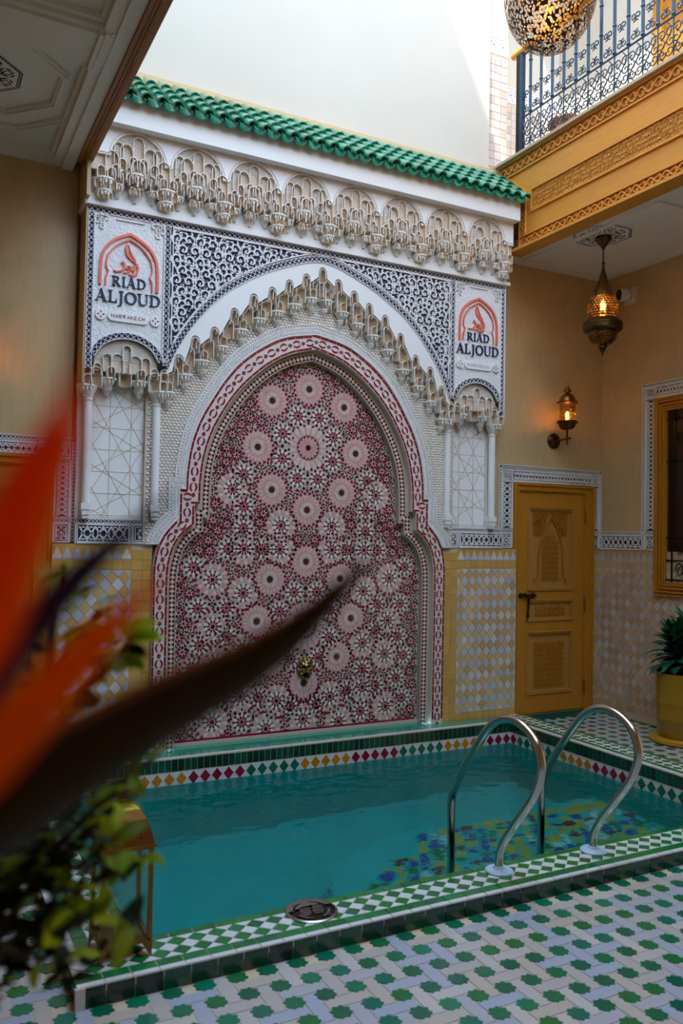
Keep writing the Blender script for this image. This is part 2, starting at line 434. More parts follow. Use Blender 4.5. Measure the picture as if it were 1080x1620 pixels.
cr_ = MB().box(4.80, 6.0, -1.8, 6.0, 4.14, 4.30)
ceil_r = struct('ceiling', cr_, 'ceiling_white', 'white plaster ceiling under the wooden balcony on the right', 'ceiling')
m = MB()
m.ribbon(FDOWN(4.14), [(4.93, 4.35), (5.86, 4.35), (5.86, 5.86), (4.93, 5.86)], 0.05, 0, 0.014, True)
m.ribbon(FDOWN(4.14), [(4.93, 2.2), (5.86, 2.2), (5.86, 4.05), (4.93, 4.05)], 0.05, 0, 0.014, True)
m.build('panel_moulding', 'ceiling_white', ceil_r)
struct('ceiling', MB().box(0.94, 4.80, -1.8, 0.0, 4.05, 4.15), 'ceiling_white', 'white ceiling of the gallery behind the viewer', 'ceiling')
struct('ceiling', MB().box(4.80, 6.2, -0.2, 6.85, 8.6, 8.8), 'ceiling_white', 'roof slab high over the balcony gallery', 'ceiling')

# ------------------------------------------------------------------ tiled court floor
PX0, PX1, PY0, PY1 = 0.556, 4.97, 2.98, 6.0          # outer edge of the pool kerb
ZF = -0.075
fl = MB()
for x0, x1, y0, y1 in ((-1.6, 6.0, -1.8, PY0), (-1.6, PX0, PY0, 6.0), (PX1, 6.0, PY0, 6.0)): fl.box(x0, x1, y0, y1, -0.25, ZF-0.003)
floor = struct('floor', fl, 'floor_grout', 'court floor of white bejmat tiles with green eight pointed stars', 'floor')
S = 0.1235; VX, VY = 1.75, 2.948
star_poly = [((0.045 if k % 2 == 0 else 0.0345)*math.cos(PI/8*k+PI/8), (0.045 if k % 2 == 0 else 0.0345)*math.sin(PI/8*k+PI/8)) for k in range(16)]
star_me = MB().prism(FZ(0), star_poly, -0.004, 0.0012, 0.03).mesh('star_tile', 'star_green')
WT = 0.062; LT = 2*S-WT; g = 0.0015
def rect(hx, hy): return [(-hx, -hy), (hx, -hy), (hx, hy), (-hx, hy)]
pav_h = MB().prism(FZ(0), rect(LT/2-g, WT/2-g), -0.004, 0.0, 0.012).mesh('paving_tile', 'floor_white')
pav_v = MB().prism(FZ(0), rect(WT/2-g, LT/2-g), -0.004, 0.0, 0.012).mesh('paving_tile', 'floor_white')
camT = cm.inverted()
def to_px(p):
    v = camT @ Vector(p)
    if v.z > -0.05: return None
    return (540+1305.7*v.x/-v.z, 810-1305.7*v.y/-v.z)
def seen(p, m=25):
    q = to_px(p); return q is not None and -m < q[0] < 1080+m and -m < q[1] < 1620+m
def on_floor(x, y, m=0.0):
    if x < -1.55+m or x > 5.99-m or y < -0.5 or y > 5.97: return False
    return not (PX0-m < x < PX1+m and y > PY0-m)
cs, cp = [], []
for i in range(-28, 36):
    for j in range(-30, 27):
        x, y = VX+i*S, VY+j*S
        if on_floor(x, y, 0.03): cs.append((x, y))
        x, y = VX+(i+0.5)*S, VY+(j+0.5)*S
        hz = (i+j) % 2 == 0
        hx, hy = (LT/2, WT/2) if hz else (WT/2, LT/2)
        if on_floor(x, y, 0) and on_floor(x+hx*0.7, y) and on_floor(x-hx*0.7, y) and on_floor(x, y+hy*0.7) and on_floor(x, y-hy*0.7): cp.append((x, y, hz))
def order(l): return sorted(l, key=lambda p: (not seen((p[0], p[1], ZF)), (p[0])**2+(p[1])**2))
cs, cp = order(cs), order(cp)
for x, y in cs[:300]: put(star_me, 'star_tile', floor, (x, y, ZF))
for x, y, hz in cp[:300]: put(pav_h if hz else pav_v, 'paving_tile', floor, (x, y, ZF))
m = MB()
for x, y in cs[300:]: m.prism(FZ(ZF), [(x+a, y+b) for a, b in star_poly], -0.003, 0.0012)
m.build('far_star_tile', 'star_green', floor, kind='stuff')
m = MB()
for x, y, hz in cp[300:]:
    r_ = rect(LT/2-g, WT/2-g) if hz else rect(WT/2-g, LT/2-g)
    m.prism(FZ(ZF), [(x+a, y+b) for a, b in r_], -0.003, 0.0)
m.build('far_paving_tile', 'floor_white', floor, kind='stuff')
# green skirting line along the right wall
m = MB()
for k in range(18): m.box(5.965, 5.998, 4.2+k*0.1, 4.298+k*0.1, ZF-0.002, ZF+0.006)
m.build('green_border', 'green_glaze', floor)

# ------------------------------------------------------------------ swimming pool
IX0, IX1, IY0, IY1 = 0.83, 4.68, 3.25, 5.72            # inner edge of the kerb
pool = thing('swimming_pool', (2.76, 4.4, -1.4), 'turquoise plunge pool with green and white checkered tile kerb below the mosaic niche', 'pool')
m = MB()
m.box(IX0-0.1, IX1+0.1, IY0-0.1, IY1+0.1, -1.45, -1.3)
m.box(IX0-0.2, IX0, IY0-0.1, IY1+0.1, -1.45, -0.02).box(IX1, IX1+0.2, IY0-0.1, IY1+0.1, -1.45, -0.02)
m.box(IX0, IX1, IY0-0.2, IY0, -1.45, -0.02).box(IX0, IX1, IY1, IY1+0.2, -1.45, -0.02)
m.build('basin', 'pool_turq', pool)
# raised bench in the near right corner, paved with colored mosaic
bench = [(2.0, IY0), (IX1, IY0), (IX1, 4.75), (2.9, 4.75)] + [(2.55, 4.62), (2.25, 4.35), (2.05, 3.9)]
m = MB().prism(FZ(0), bench, -1.3, -0.80); m.build('bench', 'pool_turq', pool)
m = MB(); rnd = random.Random(5)
for i in range(34):
    for j in range(20):
        x = 2.1+i*0.092+(j % 2)*0.046; y = IY0+0.03+j*0.080
        if y > 4.70 or x > IX1-0.05 or (x < 2.95 and y > 3.9+(x-2.1)*0.85): continue
        if rnd.random() < 0.10: continue
        m.mi = rnd.choice([0, 1, 1, 2, 0, 3, 4, 1]); a = 0.050*rnd.uniform(0.75, 1.1); b = 0.047*rnd.uniform(0.75, 1.1); t = rnd.uniform(-0.5, 0.5)
        m.prism(FZ(-0.80), [(x+u*math.cos(t)-v*math.sin(t), y+u*math.sin(t)+v*math.cos(t)) for u, v in [(a, 0), (a*.3, b), (-a, 0.2*b), (-a*.2, -b)]], 0.0, 0.006)
m.build('bench_mosaic', ['pool_blue', 'pool_yellow', 'pool_maroon', 'green_glaze', 'white_glaze'], pool, kind='stuff')

# kerb body
m = MB(); zt = -0.004
m.box(PX0+0.004, PX1-0.004, PY0+0.004, IY0, -0.2, zt).box(PX0+0.004, IX0, IY0, 5.9, -0.2, zt).box(IX1, PX1-0.004, IY0, 5.99, -0.2, zt).box(IX0, IX1, IY1, 5.9, -0.2, zt)
m.build('kerb', 'grout', pool)
def lay(frame, L, rows, base_name_green='kerb_border_tile'):
    """rows of glazed tile on one straight run of kerb: rows = [(kind, t0, t1)]"""
    for kind, t0, t1 in rows:
        if kind in ('white', 'green'):
            st = 0.098; n = max(1, round(L/st)); st = L/n
            nm, mt = ('kerb_edge_tile', 'white_glaze') if kind == 'white' else ('kerb_border_tile', 'green_glaze')
            hx, hy = st/2-0.001, (t1-t0)/2-0.001
            me = MB().prism(Fr((0, 0, 0), frame.a, frame.b, frame.n), rect(hx, hy), -0.012 if kind == 'green' else -0.03, 0.0, 0.03 if kind == 'green' else 0.06).mesh(nm, mt)
            for k in range(n): put(me, nm, pool, frame.P((k+0.5)*st, (t0+t1)/2))
        else:
            W = t1-t0; n = round(L/0.081); dx = L/n; h = W/4
            F0 = Fr((0, 0, 0), frame.a, frame.b, frame.n); e = 0.94
            dia = [(dx/2*e, 0), (0, h*e), (-dx/2*e, 0), (0, -h*e)]
            gm = MB().prism(F0, dia, -0.01, 0.0, 0.03).mesh('green_lozenge_tile', 'green_glaze')
            wm = MB().prism(F0, dia, -0.01, 0.0, 0.03).mesh('white_lozenge_tile', 'white_glaze')
            t1m = MB().prism(F0, [(dx/2*e, 0), (0, h*e), (-dx/2*e, 0)], -0.01, 0.0, 0.03).mesh('white_triangle_tile', 'white_glaze')
            t2m = MB().prism(F0, [(dx/2*e, 0), (-dx/2*e, 0), (0, -h*e)], -0.01, 0.0, 0.03).mesh('white_triangle_tile', 'white_glaze')
            for k in range(n):
                x = (k+0.5)*dx
                put(t1m, 'white_triangle_tile', pool, frame.P(x, t0+0.001)); put(t2m, 'white_triangle_tile', pool, frame.P(x, t1-0.001))
                put(wm, 'white_lozenge_tile', pool, frame.P(x, t0+2*h))
                if k < n-1:
                    put(gm, 'green_lozenge_tile', pool, frame.P(x+dx/2, t0+h)); put(gm, 'green_lozenge_tile', pool, frame.P(x+dx/2, t0+3*h))
FN = Fr((PX0, PY0, 0), (1, 0, 0), (0, 1, 0), (0, 0, 1))
lay(FN, PX1-PX0, [('white', 0, 0.03), ('green', 0.03, 0.078), ('check', 0.078, 0.225), ('green', 0.225, 0.27)])
FL = Fr((PX0, IY0+0.0, 0), (0, 1, 0), (1, 0, 0), (0, 0, 1))
lay(FL, 5.9-IY0, [('white', 0, 0.045), ('green', 0.045, 0.10), ('check', 0.10, 0.225), ('green', 0.225, 0.274)])
FR_ = Fr((IX1, IY0, 0), (0, 1, 0), (1, 0, 0), (0, 0, 1))
lay(FR_, 5.95-IY0, [('white', 0, 0.05), ('green', 0.05, 0.095), ('check', 0.095, 0.245), ('green', 0.245, 0.29)])
FB = Fr((IX0, IY1, 0), (1, 0, 0), (0, 1, 0), (0, 0, 1))
lay(FB, IX1-IX0, [('white', 0, 0.05)])
m = MB().box(IX0, IX1, IY1+0.05, 5.9, -0.01, 0.0); m.build('back_ledge', 'teal_glaze', pool)
# outer riser
n = 43; st = (PX1-PX0)/n
me = MB().prism(Fr((0,0,0), (1,0,0), (0,0,1), (0,-1,0)), rect(st/2-0.001, 0.034), -0.004, 0.003, 0.03).mesh('riser_tile', 'dark_green')
for k in range(n): put(me, 'riser_tile', pool, (PX0+(k+0.5)*st, PY0+0.002, -0.040))
n = 28; st = (5.9-PY0)/n
me = MB().prism(Fr((0,0,0), (0,-1,0), (0,0,1), (-1,0,0)), rect(st/2-0.001, 0.034), -0.004, 0.003, 0.03).mesh('riser_tile', 'dark_green')
for k in range(n): put(me, 'riser_tile', pool, (PX0+0.002, PY0+(k+0.5)*st, -0.040))
m = MB().box(PX0-0.004, PX0+0.03, PY0-0.004, PY0+0.012, -0.075, -0.003); m.build('corner_tile', 'border_white', pool)
# waterline tiles: small green row over a row of coloured lozenges
def waterline(fr, L, reverse=False):
    n = round(L/0.047); st = L/n
    me = MB().prism(Fr((0,0,0), fr.a, fr.b, fr.n), rect(st/2-0.001, 0.042), -0.004, 0.003, 0.03).mesh('waterline_tile', 'dark_green')
    for k in range(n): put(me, 'waterline_tile', pool, fr.P((k+0.5)*st, -0.050))
    n = round(L/0.0885); st = L/n
    dm = [MB().prism(Fr((0,0,0), fr.a, fr.b, fr.n), [(st/2*0.9, 0), (0, 0.05*0.94), (-st/2*0.9, 0), (0, -0.05*0.94)], -0.004, 0.004, 0.03).mesh('waterline_lozenge', c) for c in ('crimson_glaze', 'wl_green', 'orange_glaze')]
    for k in range(n): put(dm[((k+4)//5) % 3], 'waterline_lozenge', pool, fr.P((k+0.5)*st, -0.146))
    MB().prism(fr, [(0, -0.098), (L, -0.098), (L, -0.196), (0, -0.196)], -0.004, 0.001).build('waterline_ground', 'white_glaze', pool)
    MB().prism(fr, [(0, 0.0), (L, 0.0), (L, -0.098), (0, -0.098)], -0.004, 0.0005).build('waterline_grout', 'grout', pool)
waterline(Fr((IX0, IY1, 0), (1,0,0), (0,0,1), (0,-1,0)), IX1-IX0)
waterline(Fr((IX1, IY1, 0), (0,-1,0), (0,0,1), (-1,0,0)), IY1-IY0)
waterline(Fr((IX0, IY0, 0), (0,1,0), (0,0,1), (1,0,0)), IY1-IY0)
# water
from mathutils import noise as NZ
nx, ny = 190, 126; m = MB(); vs = []
for j in range(ny+1):
    for i in range(nx+1):
        x = IX0+0.002+(IX1-IX0-0.004)*i/nx; y = IY0+0.002+(IY1-IY0-0.004)*j/ny
        h = NZ.noise((x*3.0, y*4.5, 0.3))*0.0042 + NZ.noise((x*8, y*13, 4.2))*0.0040 + NZ.noise((x*19, y*25, 9.1))*0.0010
        vs.append((x, y, -0.185+h*1.0))
m.add(vs, [(j*(nx+1)+i, j*(nx+1)+i+1, (j+1)*(nx+1)+i+1, (j+1)*(nx+1)+i) for j in range(ny) for i in range(nx)])
wm_ = bpy.data.materials.new('water'); wm_.use_nodes = True; MATS['water'] = wm_
nt = wm_.node_tree; nt.nodes.remove(nt.nodes['Principled BSDF'])
gl = nt.nodes.new('ShaderNodeBsdfGlass'); gl.inputs['IOR'].default_value = 1.33; gl.inputs['Roughness'].default_value = 0.0; gl.inputs['Color'].default_value = (0.62, 0.96, 0.95, 1)
tcw = nt.nodes.new('ShaderNodeTexCoord'); nzw = nt.nodes.new('ShaderNodeTexNoise'); nzw.inputs['Scale'].default_value = 17; nzw.inputs['Detail'].default_value = 3
bpw = nt.nodes.new('ShaderNodeBump'); bpw.inputs['Strength'].default_value = 0.6; bpw.inputs['Distance'].default_value = 0.005
nt.links.new(tcw.outputs['Object'], nzw.inputs['Vector']); nt.links.new(nzw.outputs['Fac'], bpw.inputs['Height']); nt.links.new(bpw.outputs['Normal'], gl.inputs['Normal'])
nt.links.new(gl.outputs[0], nt.nodes['Material Output'].inputs['Surface'])
m.build('water', 'water', pool, smooth=3.0)

# ================================================================== mosaic niche
niche = thing('mosaic_niche', (CX, 5.9, 0.0), 'tall pointed niche of crimson and pink star mosaic with a red tile border', 'niche')
def full(half): return half + [(-x, z) for x, z in reversed(half[:-1] if abs(half[-1][0]) < 1e-6 else half)]
def jog_path(pre, up): return pre + smooth_curve(up, 4)
def outline(foot, pre, jogz, up): return [(foot, 0.0)] + smooth_curve(pre, 4) + [(pre[-1][0], jogz)] + smooth_curve(up, 4)
O1 = outline(1.262, [(1.268, 1.20), (1.266, 1.34), (1.245, 1.46), (1.20, 1.56), (1.15, 1.625), (1.083, 1.697)], 1.907, [(1.038, 1.907), (1.036, 2.03), (1.005, 2.24), (0.94, 2.43), (0.848, 2.595), (0.748, 2.752), (0.618, 2.904), (0.444, 3.035), (0.259, 3.128), (0.0, 3.18)])
O2 = outline(1.356, [(1.360, 1.20), (1.358, 1.37), (1.335, 1.50), (1.285, 1.61), (1.235, 1.675), (1.168, 1.745)], 1.990, [(1.122, 1.990), (1.120, 2.06), (1.085, 2.27), (1.018, 2.472), (0.922, 2.645), (0.815, 2.815), (0.676, 2.975), (0.486, 3.116), (0.287, 3.215), (0.0, 3.272)])
I1 = outline(1.150, [(1.156, 1.20), (1.150, 1.34), (1.120, 1.465), (1.08, 1.54), (1.03, 1.60), (0.967, 1.645)], 1.80, [(0.924, 1.80), (0.92, 1.97), (0.895, 2.16), (0.835, 2.35), (0.745, 2.52), (0.64, 2.67), (0.51, 2.805), (0.36, 2.925), (0.20, 3.01), (0.0, 3.068)])
R2 = outline(1.070, [(1.077, 1.18), (1.066, 1.33), (1.028, 1.455), (0.985, 1.52), (0.94, 1.565), (0.885, 1.60)], 1.70, [(0.832, 1.70), (0.828, 1.93), (0.806, 2.13), (0.750, 2.31), (0.665, 2.475), (0.565, 2.62), (0.445, 2.75), (0.315, 2.855), (0.175, 2.93), (0.0, 2.985)])
def between(A, B, t): return full([(a[0]+(b[0]-a[0])*t, a[1]+(b[1]-a[1])*t) for a, b in zip(A, B)])
fO1, fI1, fR2 = full(O1), full(I1), full(R2)
ZB = 0.002
def ring(mb, fr, A, B, d0, d1):      # plate between two arch outlines that both stand on the kerb
    return mb.plate(fr, [A + B[::-1]], d0, d1)
F0_ = FY(5.90); F1_ = FY(5.96); F2_ = FY(6.015)
ring(MB(), F0_, fO1, fI1, -0.06, 0.0).build('arch_border', 'border_white', niche)
ring(MB(), F1_, full([(x+0.03, z+(0.03 if z > 2 else 0)) for x, z in I1]), fR2, -0.055, 0.0).build('inner_border', 'mos_grout', niche)
MB().plate(F2_, [full([(x+0.03, z+(0.03 if z > 2 else 0)) for x, z in R2])], -0.02, 0.0).build('mosaic_ground', 'mos_grout', niche)
m = MB()
ring(m, F1_, between(I1, R2, 0.12), between(I1, R2, 0.38), 0.0, 0.0015)
ring(m, F1_, between(I1, R2, 0.84), between(I1, R2, 0.98), 0.0, 0.0015)
m.build('reveal_tile', 'reveal_tile', niche)
# diamonds along the inner border
path = between(I1, R2, 0.62)
m = MB()
for x, z, a in resample(path, 0.034):
    c_, s_ = math.cos(a), math.sin(a)
    T = lambda u, v: (x+u*c_-v*s_, z+u*s_+v*c_)
    m.mi = 0
    for q in (-1, 1): m.prism(F1_, [T(0.001, q*0.0215), T(0.033, q*0.0215), T(0.017, q*0.0015)], 0.0, 0.003)
    m.mi = 1; m.prism(F1_, [T(-0.0150, 0), T(0, -0.0195), T(0.0150, 0), T(0, 0.0195)], 0.0, 0.0036)
m.build('diamond_border', ['mos_dark', 'mos_pale'], niche, kind='stuff')
# red edge tiles and oval chain on the outer border
def along(name, me, path, step, start=0.0):
    for x, z, a in resample(path, step)[:-1]: pass
FO = Fr((0,0,0),(1,0,0),(0,0,1),(0,-1,0))
redt = MB().prism(FO, rect(0.0345, 0.0075), -0.002, 0.0035, 0.03).mesh('red_edge_tile', 'red_tile')
for p in (between(O1, I1, 0.09), between(O1, I1, 0.90)):
    for x, z, a in resample(p, 0.073)[1:-1:1]: put(redt, 'red_edge_tile', niche, F0_.P(x, z), (0, -a, 0))
mid = between(O1, I1, 0.5)
def crescent(sg):
    o = arc(0, 0, 0.034, 0.35, PI-0.35, 8, 0.030); i = arc(0, 0, 0.029, 0.42, PI-0.42, 8, 0.016)
    return [(x, sg*z) for x, z in o + i[::-1]]
cre = [MB().prism(FO, crescent(sg), -0.002, 0.0035).mesh('oval_tile', 'border_red') for sg in (1, -1)]
dar = [MB().prism(FO, [(sg*0.002, 0.0165), (sg*0.017, 0.002), (sg*0.010, -0.002), (sg*0.017, -0.002), (sg*0.002, -0.0165)][:2]+[(sg*0.012, 0.0), (sg*0.017, -0.002), (sg*0.002, -0.0165)], -0.002, 0.0035).mesh('dart_tile', 'border_red') for sg in (1, -1)]
for k, (x, z, a) in enumerate(resample(mid, 0.058)[:-1]):
    for me in (cre if k % 2 else dar): put(me, 'oval_tile' if k % 2 else 'dart_tile', niche, F0_.P(x, z), (0, -a, 0))

# ---- the mosaic field: rosettes, then flowers and petals in the gaps
def petal(cx, cz, a, r0, r1, wd, tip=0.5):
    """kite-like piece between radii r0 and r1 around (cx,cz), direction a"""
    c_, s_ = math.cos(a), math.sin(a); rm = r0+(r1-r0)*tip
    return [(cx+u*c_-v*s_, cz+u*s_+v*c_) for u, v in ((r0, 0), (rm, -wd/2), (r1, 0), (rm, wd/2))]
def block(cx, cz, a, r0, r1, w0, w1):
    c_, s_ = math.cos(a), math.sin(a)
    return [(cx+u*c_-v*s_, cz+u*s_+v*c_) for u, v in ((r0, -w0/2), (r1, -w1/2), (r1, w1/2), (r0, w0/2))]
def disc(cx, cz, r, n=10): return [(cx+r*math.cos(2*PI*k/n), cz+r*math.sin(2*PI*k/n)) for k in range(n)]
MM = ['mos_white', 'mos_pink', 'mos_pale', 'mos_red', 'mos_dark', 'mos_olive', 'mos_brown']
WH, PK, PL, RD, DK, OL, BR = range(7)
inside_poly = None
def pip(p, poly):
    x, y = p; c = False; n = len(poly)
    for i in range(n):
        x1, y1 = poly[i]; x2, y2 = poly[i-1]
        if (y1 > y) != (y2 > y) and x < (x2-x1)*(y-y1)/(y2-y1)+x1: c = not c
    return c
FIELD = offset_path(fR2, -0.028)
FIELD = full([(x+0.004, max(z, 0.03)) for x, z in R2])
def pc(m, col, poly, h=0.003):
    if all(pip(q, FIELD) for q in poly): m.mi = col; m.prism(F2_, poly, 0.0, h)
def rosette(m, x, z, kind):
    if kind == 'big':        # brown centre, pink rays, ring of red dots
        r = 0.150
        pc(m, BR, disc(x, z, 0.026, 12), 0.005)
        for k in range(20):
            a = 2*PI*k/20
            pc(m, WH, petal(x, z, a, 0.030, 0.056, 0.012)); pc(m, PL, block(x, z, a+PI/20, 0.036, 0.066, 0.007, 0.014))
            pc(m, PK, block(x, z, a, 0.062, 0.112, 0.013, 0.024)); pc(m, WH, petal(x, z, a+PI/20, 0.070, 0.118, 0.009, 0.7))
            pc(m, RD, petal(x, z, a+PI/20, 0.116, 0.146, 0.030, 0.55))
            pc(m, DK if k % 2 else RD, petal(x, z, a, 0.136, 0.162, 0.021))
        return 0.150
    if kind == 'huge':
        pc(m, DK, disc(x, z, 0.022, 12), 0.005)
        for k in range(16):
            a = 2*PI*k/16; pc(m, PK, block(x, z, a, 0.028, 0.072, 0.009, 0.024)); pc(m, RD, petal(x, z, a, 0.076, 0.104, 0.022)); pc(m, DK, petal(x, z, a+PI/16, 0.088, 0.104, 0.012))
        for k in range(36):
            a = 2*PI*k/36; pc(m, PL if k % 2 else PK, block(x, z, a, 0.110, 0.180, 0.010, 0.017)); 
            pc(m, WH, block(x, z, a+PI/36, 0.112, 0.182, 0.004, 0.009)); 
            if k % 2: pc(m, RD, petal(x, z, a, 0.184, 0.212, 0.024, 0.5))
        return 0.200
    if kind == 'pinkstar':
        pc(m, DK, disc(x, z, 0.016, 10), 0.005)
        for k in range(10):
            a = 2*PI*k/10
            pc(m, RD, petal(x, z, a, 0.020, 0.050, 0.019, 0.6)); pc(m, WH, petal(x, z, a+PI/10, 0.030, 0.084, 0.022, 0.55)); pc(m, DK if k % 2 else RD, petal(x, z, a, 0.054, 0.075, 0.014))
            for s_ in (-1, 1): pc(m, PK if s_ > 0 else PL, block(x, z, a+s_*PI/20, 0.088, 0.120, 0.020, 0.026))
            pc(m, RD, petal(x, z, a, 0.120, 0.146, 0.030)); pc(m, OL, petal(x, z, a+PI/10, 0.120, 0.144, 0.024))
        return 0.134
    if kind == 'star':
        pc(m, DK, disc(x, z, 0.013, 8), 0.005)
        for k in range(10):
            a = 2*PI*k/10
            pc(m, RD, petal(x, z, a, 0.016, 0.050, 0.021, 0.6)); pc(m, WH, petal(x, z, a+PI/10, 0.028, 0.080, 0.020, 0.55)); pc(m, OL, petal(x, z, a, 0.052, 0.082, 0.018))
            pc(m, RD if k % 2 else DK, petal(x, z, a+PI/10, 0.082, 0.108, 0.027))
        return 0.090
ROS = [('big', 0.0, 2.765), ('big', 0.32, 2.645), ('big', 0.435, 2.27), ('big', 0.31, 1.94), ('huge', 0.0, 2.29), ('big', 0.0, 1.79), ('big', 0.0, 1.375),
       ('pinkstar', 0.635, 1.93), ('pinkstar', 0.225, 1.66), ('pinkstar', 0.23, 1.47), ('pinkstar', 0.53, 1.47),
       ('star', 0.095, 2.54), ('star', 0.225, 2.39), ('star', 0.225, 2.19), ('star', 0.09, 2.04), ('star', 0.545, 2.05), ('star', 0.54, 1.80), ('star', 0.54, 1.63), ('star', 0.39, 1.47), ('star', 0.66, 1.47),
       ('big', 0.31, 1.235), ('huge', 0.0, 0.86), ('big', 0.415, 0.91), ('big', 0.29, 0.60), ('big', 0.0, 0.405),
       ('pinkstar', 0.78, 1.235), ('pinkstar', 0.53, 1.13), ('pinkstar', 0.77, 0.88), ('pinkstar', 0.745, 0.60), ('pinkstar', 0.53, 0.70), ('pinkstar', 0.535, 0.335), ('pinkstar', 0.235, 0.28), ('pinkstar', 0.76, 0.16), ('pinkstar', 0.32, 0.07), ('pinkstar', 0.0, 0.12),
       ('star', 0.665, 1.02), ('star', 0.89, 1.02), ('star', 0.655, 0.80), ('star', 0.87, 0.74), ('star', 0.225, 0.98), ('star', 0.10, 1.13), ('star', 0.22, 0.76), ('star', 0.115, 0.60), ('star', 0.53, 0.49), ('star', 0.39, 0.32), ('star', 0.66, 0.34), ('star', 0.86, 0.39), ('star', 0.115, 0.23), ('star', 0.52, 0.14), ('star', 0.92, 0.22), ('star', 0.93, 0.58), ('star', 0.93, 1.33)]
placed = []
for kind, x, z in ROS:
    for sx in ((1,) if x == 0 else (1, -1)):
        m = MB(); r = rosette(m, sx*x, z, kind)
        if m.f: m.build('mosaic_rosette', MM, niche)
        placed.append((sx*x, z, r))
rnd = random.Random(3); m = MB(); extra = []
class Grid(list):
    def __init__(s): s.g = {}
    def append(s, t): s.g.setdefault((int(t[0]//0.12), int(t[1]//0.12)), []).append(t)
extra = Grid()
def free(x, z, r):
    if any(math.hypot(x-a, z-b) <= r+c for a, b, c in placed): return False
    gx, gz = int(x//0.12), int(z//0.12)
    return not any(math.hypot(x-a, z-b) <= r+c for i in (-1, 0, 1) for j in (-1, 0, 1) for a, b, c in extra.g.get((gx+i, gz+j), ()))
for R_, n_, kd in ((0.052, 4000, 'flower'), (0.034, 8000, 'cross'), (0.014, 16000, 'dot'), (0.0085, 22000, 'chip')):
    for _ in range(n_):
        x = rnd.uniform(0, 1.07); z = rnd.uniform(0.02, 2.98)
        if x < R_*1.02: x = 0.0
        if not pip((x+R_*0.6, z), FIELD) or not free(x, z, R_*0.74): continue
        for sx in ((1, -1) if x else (1,)):
            X = sx*x
            if kd == 'flower':
                pc(m, RD, disc(X, z, 0.011, 7))
                for k in range(7):
                    a = 2*PI*k/7+PI/2
                    pc(m, RD if k % 3 else DK, petal(X, z, a, 0.015, 0.047, 0.025)); pc(m, OL, petal(X, z, a+PI/7, 0.030, 0.058, 0.013)); pc(m, WH, petal(X, z, a+PI/7, 0.013, 0.030, 0.010))
            elif kd == 'cross':
                a0 = rnd.uniform(0, 1)
                pc(m, DK, disc(X, z, 0.007, 6))
                for k in range(5): pc(m, RD if k % 2 else OL, petal(X, z, sx*(a0+2*PI*k/5), 0.010, 0.035, 0.018)); pc(m, WH, petal(X, z, sx*(a0+2*PI*(k+.5)/5), 0.010, 0.026, 0.008))
            else:
                a0 = rnd.uniform(0, PI); q = 1.05 if kd == 'dot' else 0.9
                pc(m, rnd.choice([RD, RD, RD, DK, OL]), petal(X, z, a0 if sx > 0 else PI-a0, -R_*1.25, R_*1.25, R_*q))
            extra.append((X, z, R_*0.74))
m.build('mosaic_filler', MM, niche, kind='stuff')
# sill of the niche
m = MB(); m.box(CX-1.07, CX+1.07, 5.90, 6.015, -0.02, 0.006); m.build('sill_tile', 'teal_glaze', niche)
m = MB()
for k in range(30): m.box(CX-1.05+k*0.07, CX-1.05+k*0.07+0.067, 6.002, 6.016, 0.030, 0.046)
m.build('base_line_tile', 'red_tile', niche)
MB().box(CX-1.07, CX+1.07, 5.99, 6.016, 0.004, 0.030).build('base_course', 'mos_grout', niche)

# ================================================================== carved plaster facade
fac = thing('carved_facade', (CX, 5.9, 1.5), 'white carved plaster facade with navy lattice bands framing the mosaic niche', 'facade')
# net ground round the niche
no_ = [p for p in fO1 if p[1] >= 1.5]
MB().plate(FY(5.91), [[(-1.345, 1.5), (-1.345, 3.74), (1.345, 3.74), (1.345, 1.5)] + [(1.236, 1.5)] + no_ + [(-1.236, 1.5)]], -0.09, 0.0).build('net_panel', 'net_shade', fac)
wout = [p for p in full(O2) if p[1] >= 1.5]
win_ = [p for p in fO1 if p[1] >= 1.5]
MB().plate(FY(5.905), [[(1.325, 1.5)] + wout[1:-1] + [(-1.325, 1.5)] + [(-1.236, 1.5)] + win_[::-1] + [(1.236, 1.5)]], -0.02, 0.008).build('arch_trim', 'carved_white', fac)
m = MB(); F = FY(5.897)
p1 = resample([p for p in between(O1, O2, 0.38) if p[1] > 1.52], 0.020)
for x, z, a in p1:
    c_, s_ = math.cos(a), math.sin(a); T = lambda u, v: (x+u*c_-v*s_, z+u*s_+v*c_)
    m.ribbon(F, [T(-0.012, 0.020), T(0.006, 0.0), T(-0.012, -0.020)], 0.006, 0, 0.006)
for x, z, a in resample([p for p in between(O1, O2, 0.78) if p[1] > 1.52], 0.024):
    m.prism(F, disc(x, z, 0.0085, 6), 0, 0.007, 0.3)
for q in (0.06, 0.64, 0.94): m.ribbon(F, [p for p in between(O1, O2, q) if p[1] > 1.5], 0.007, 0, 0.008)
m.build('arch_trim_relief', 'carved_white', fac, kind='stuff')
# net relief
UL = [(0, 3.46), (0.175, 3.36), (0.328, 3.28), (0.473, 3.20), (0.609, 3.12), (0.9, 2.90), (1.1, 2.70), (1.345, 2.58)]
def interp(t, x):
    for (a, b), (c, d) in zip(t, t[1:]):
        if x <= c: return b+(d-b)*(x-a)/(c-a)
    return t[-1][1]
m = MB(); F = FY(5.91); wall_in = [(1.33, 1.4)] + wout[1:-1] + [(-1.33, 1.4)]
for j in range(92):
    for i in range(-46, 47):
        x = (i+(j % 2)*0.5)*0.029; z = 1.515+j*0.0215
        if abs(x) > 1.33 or z > interp(UL, abs(x))+0.05 or pip((x, z), wall_in): continue
        m.prism(F, [(x-0.0135, z-0.004), (x-0.006, z-0.009), (x+0.006, z-0.009), (x+0.0135, z-0.004), (x+0.008, z+0.005), (x, z+0.008), (x-0.008, z+0.005)], 0, 0.009, 0.25)
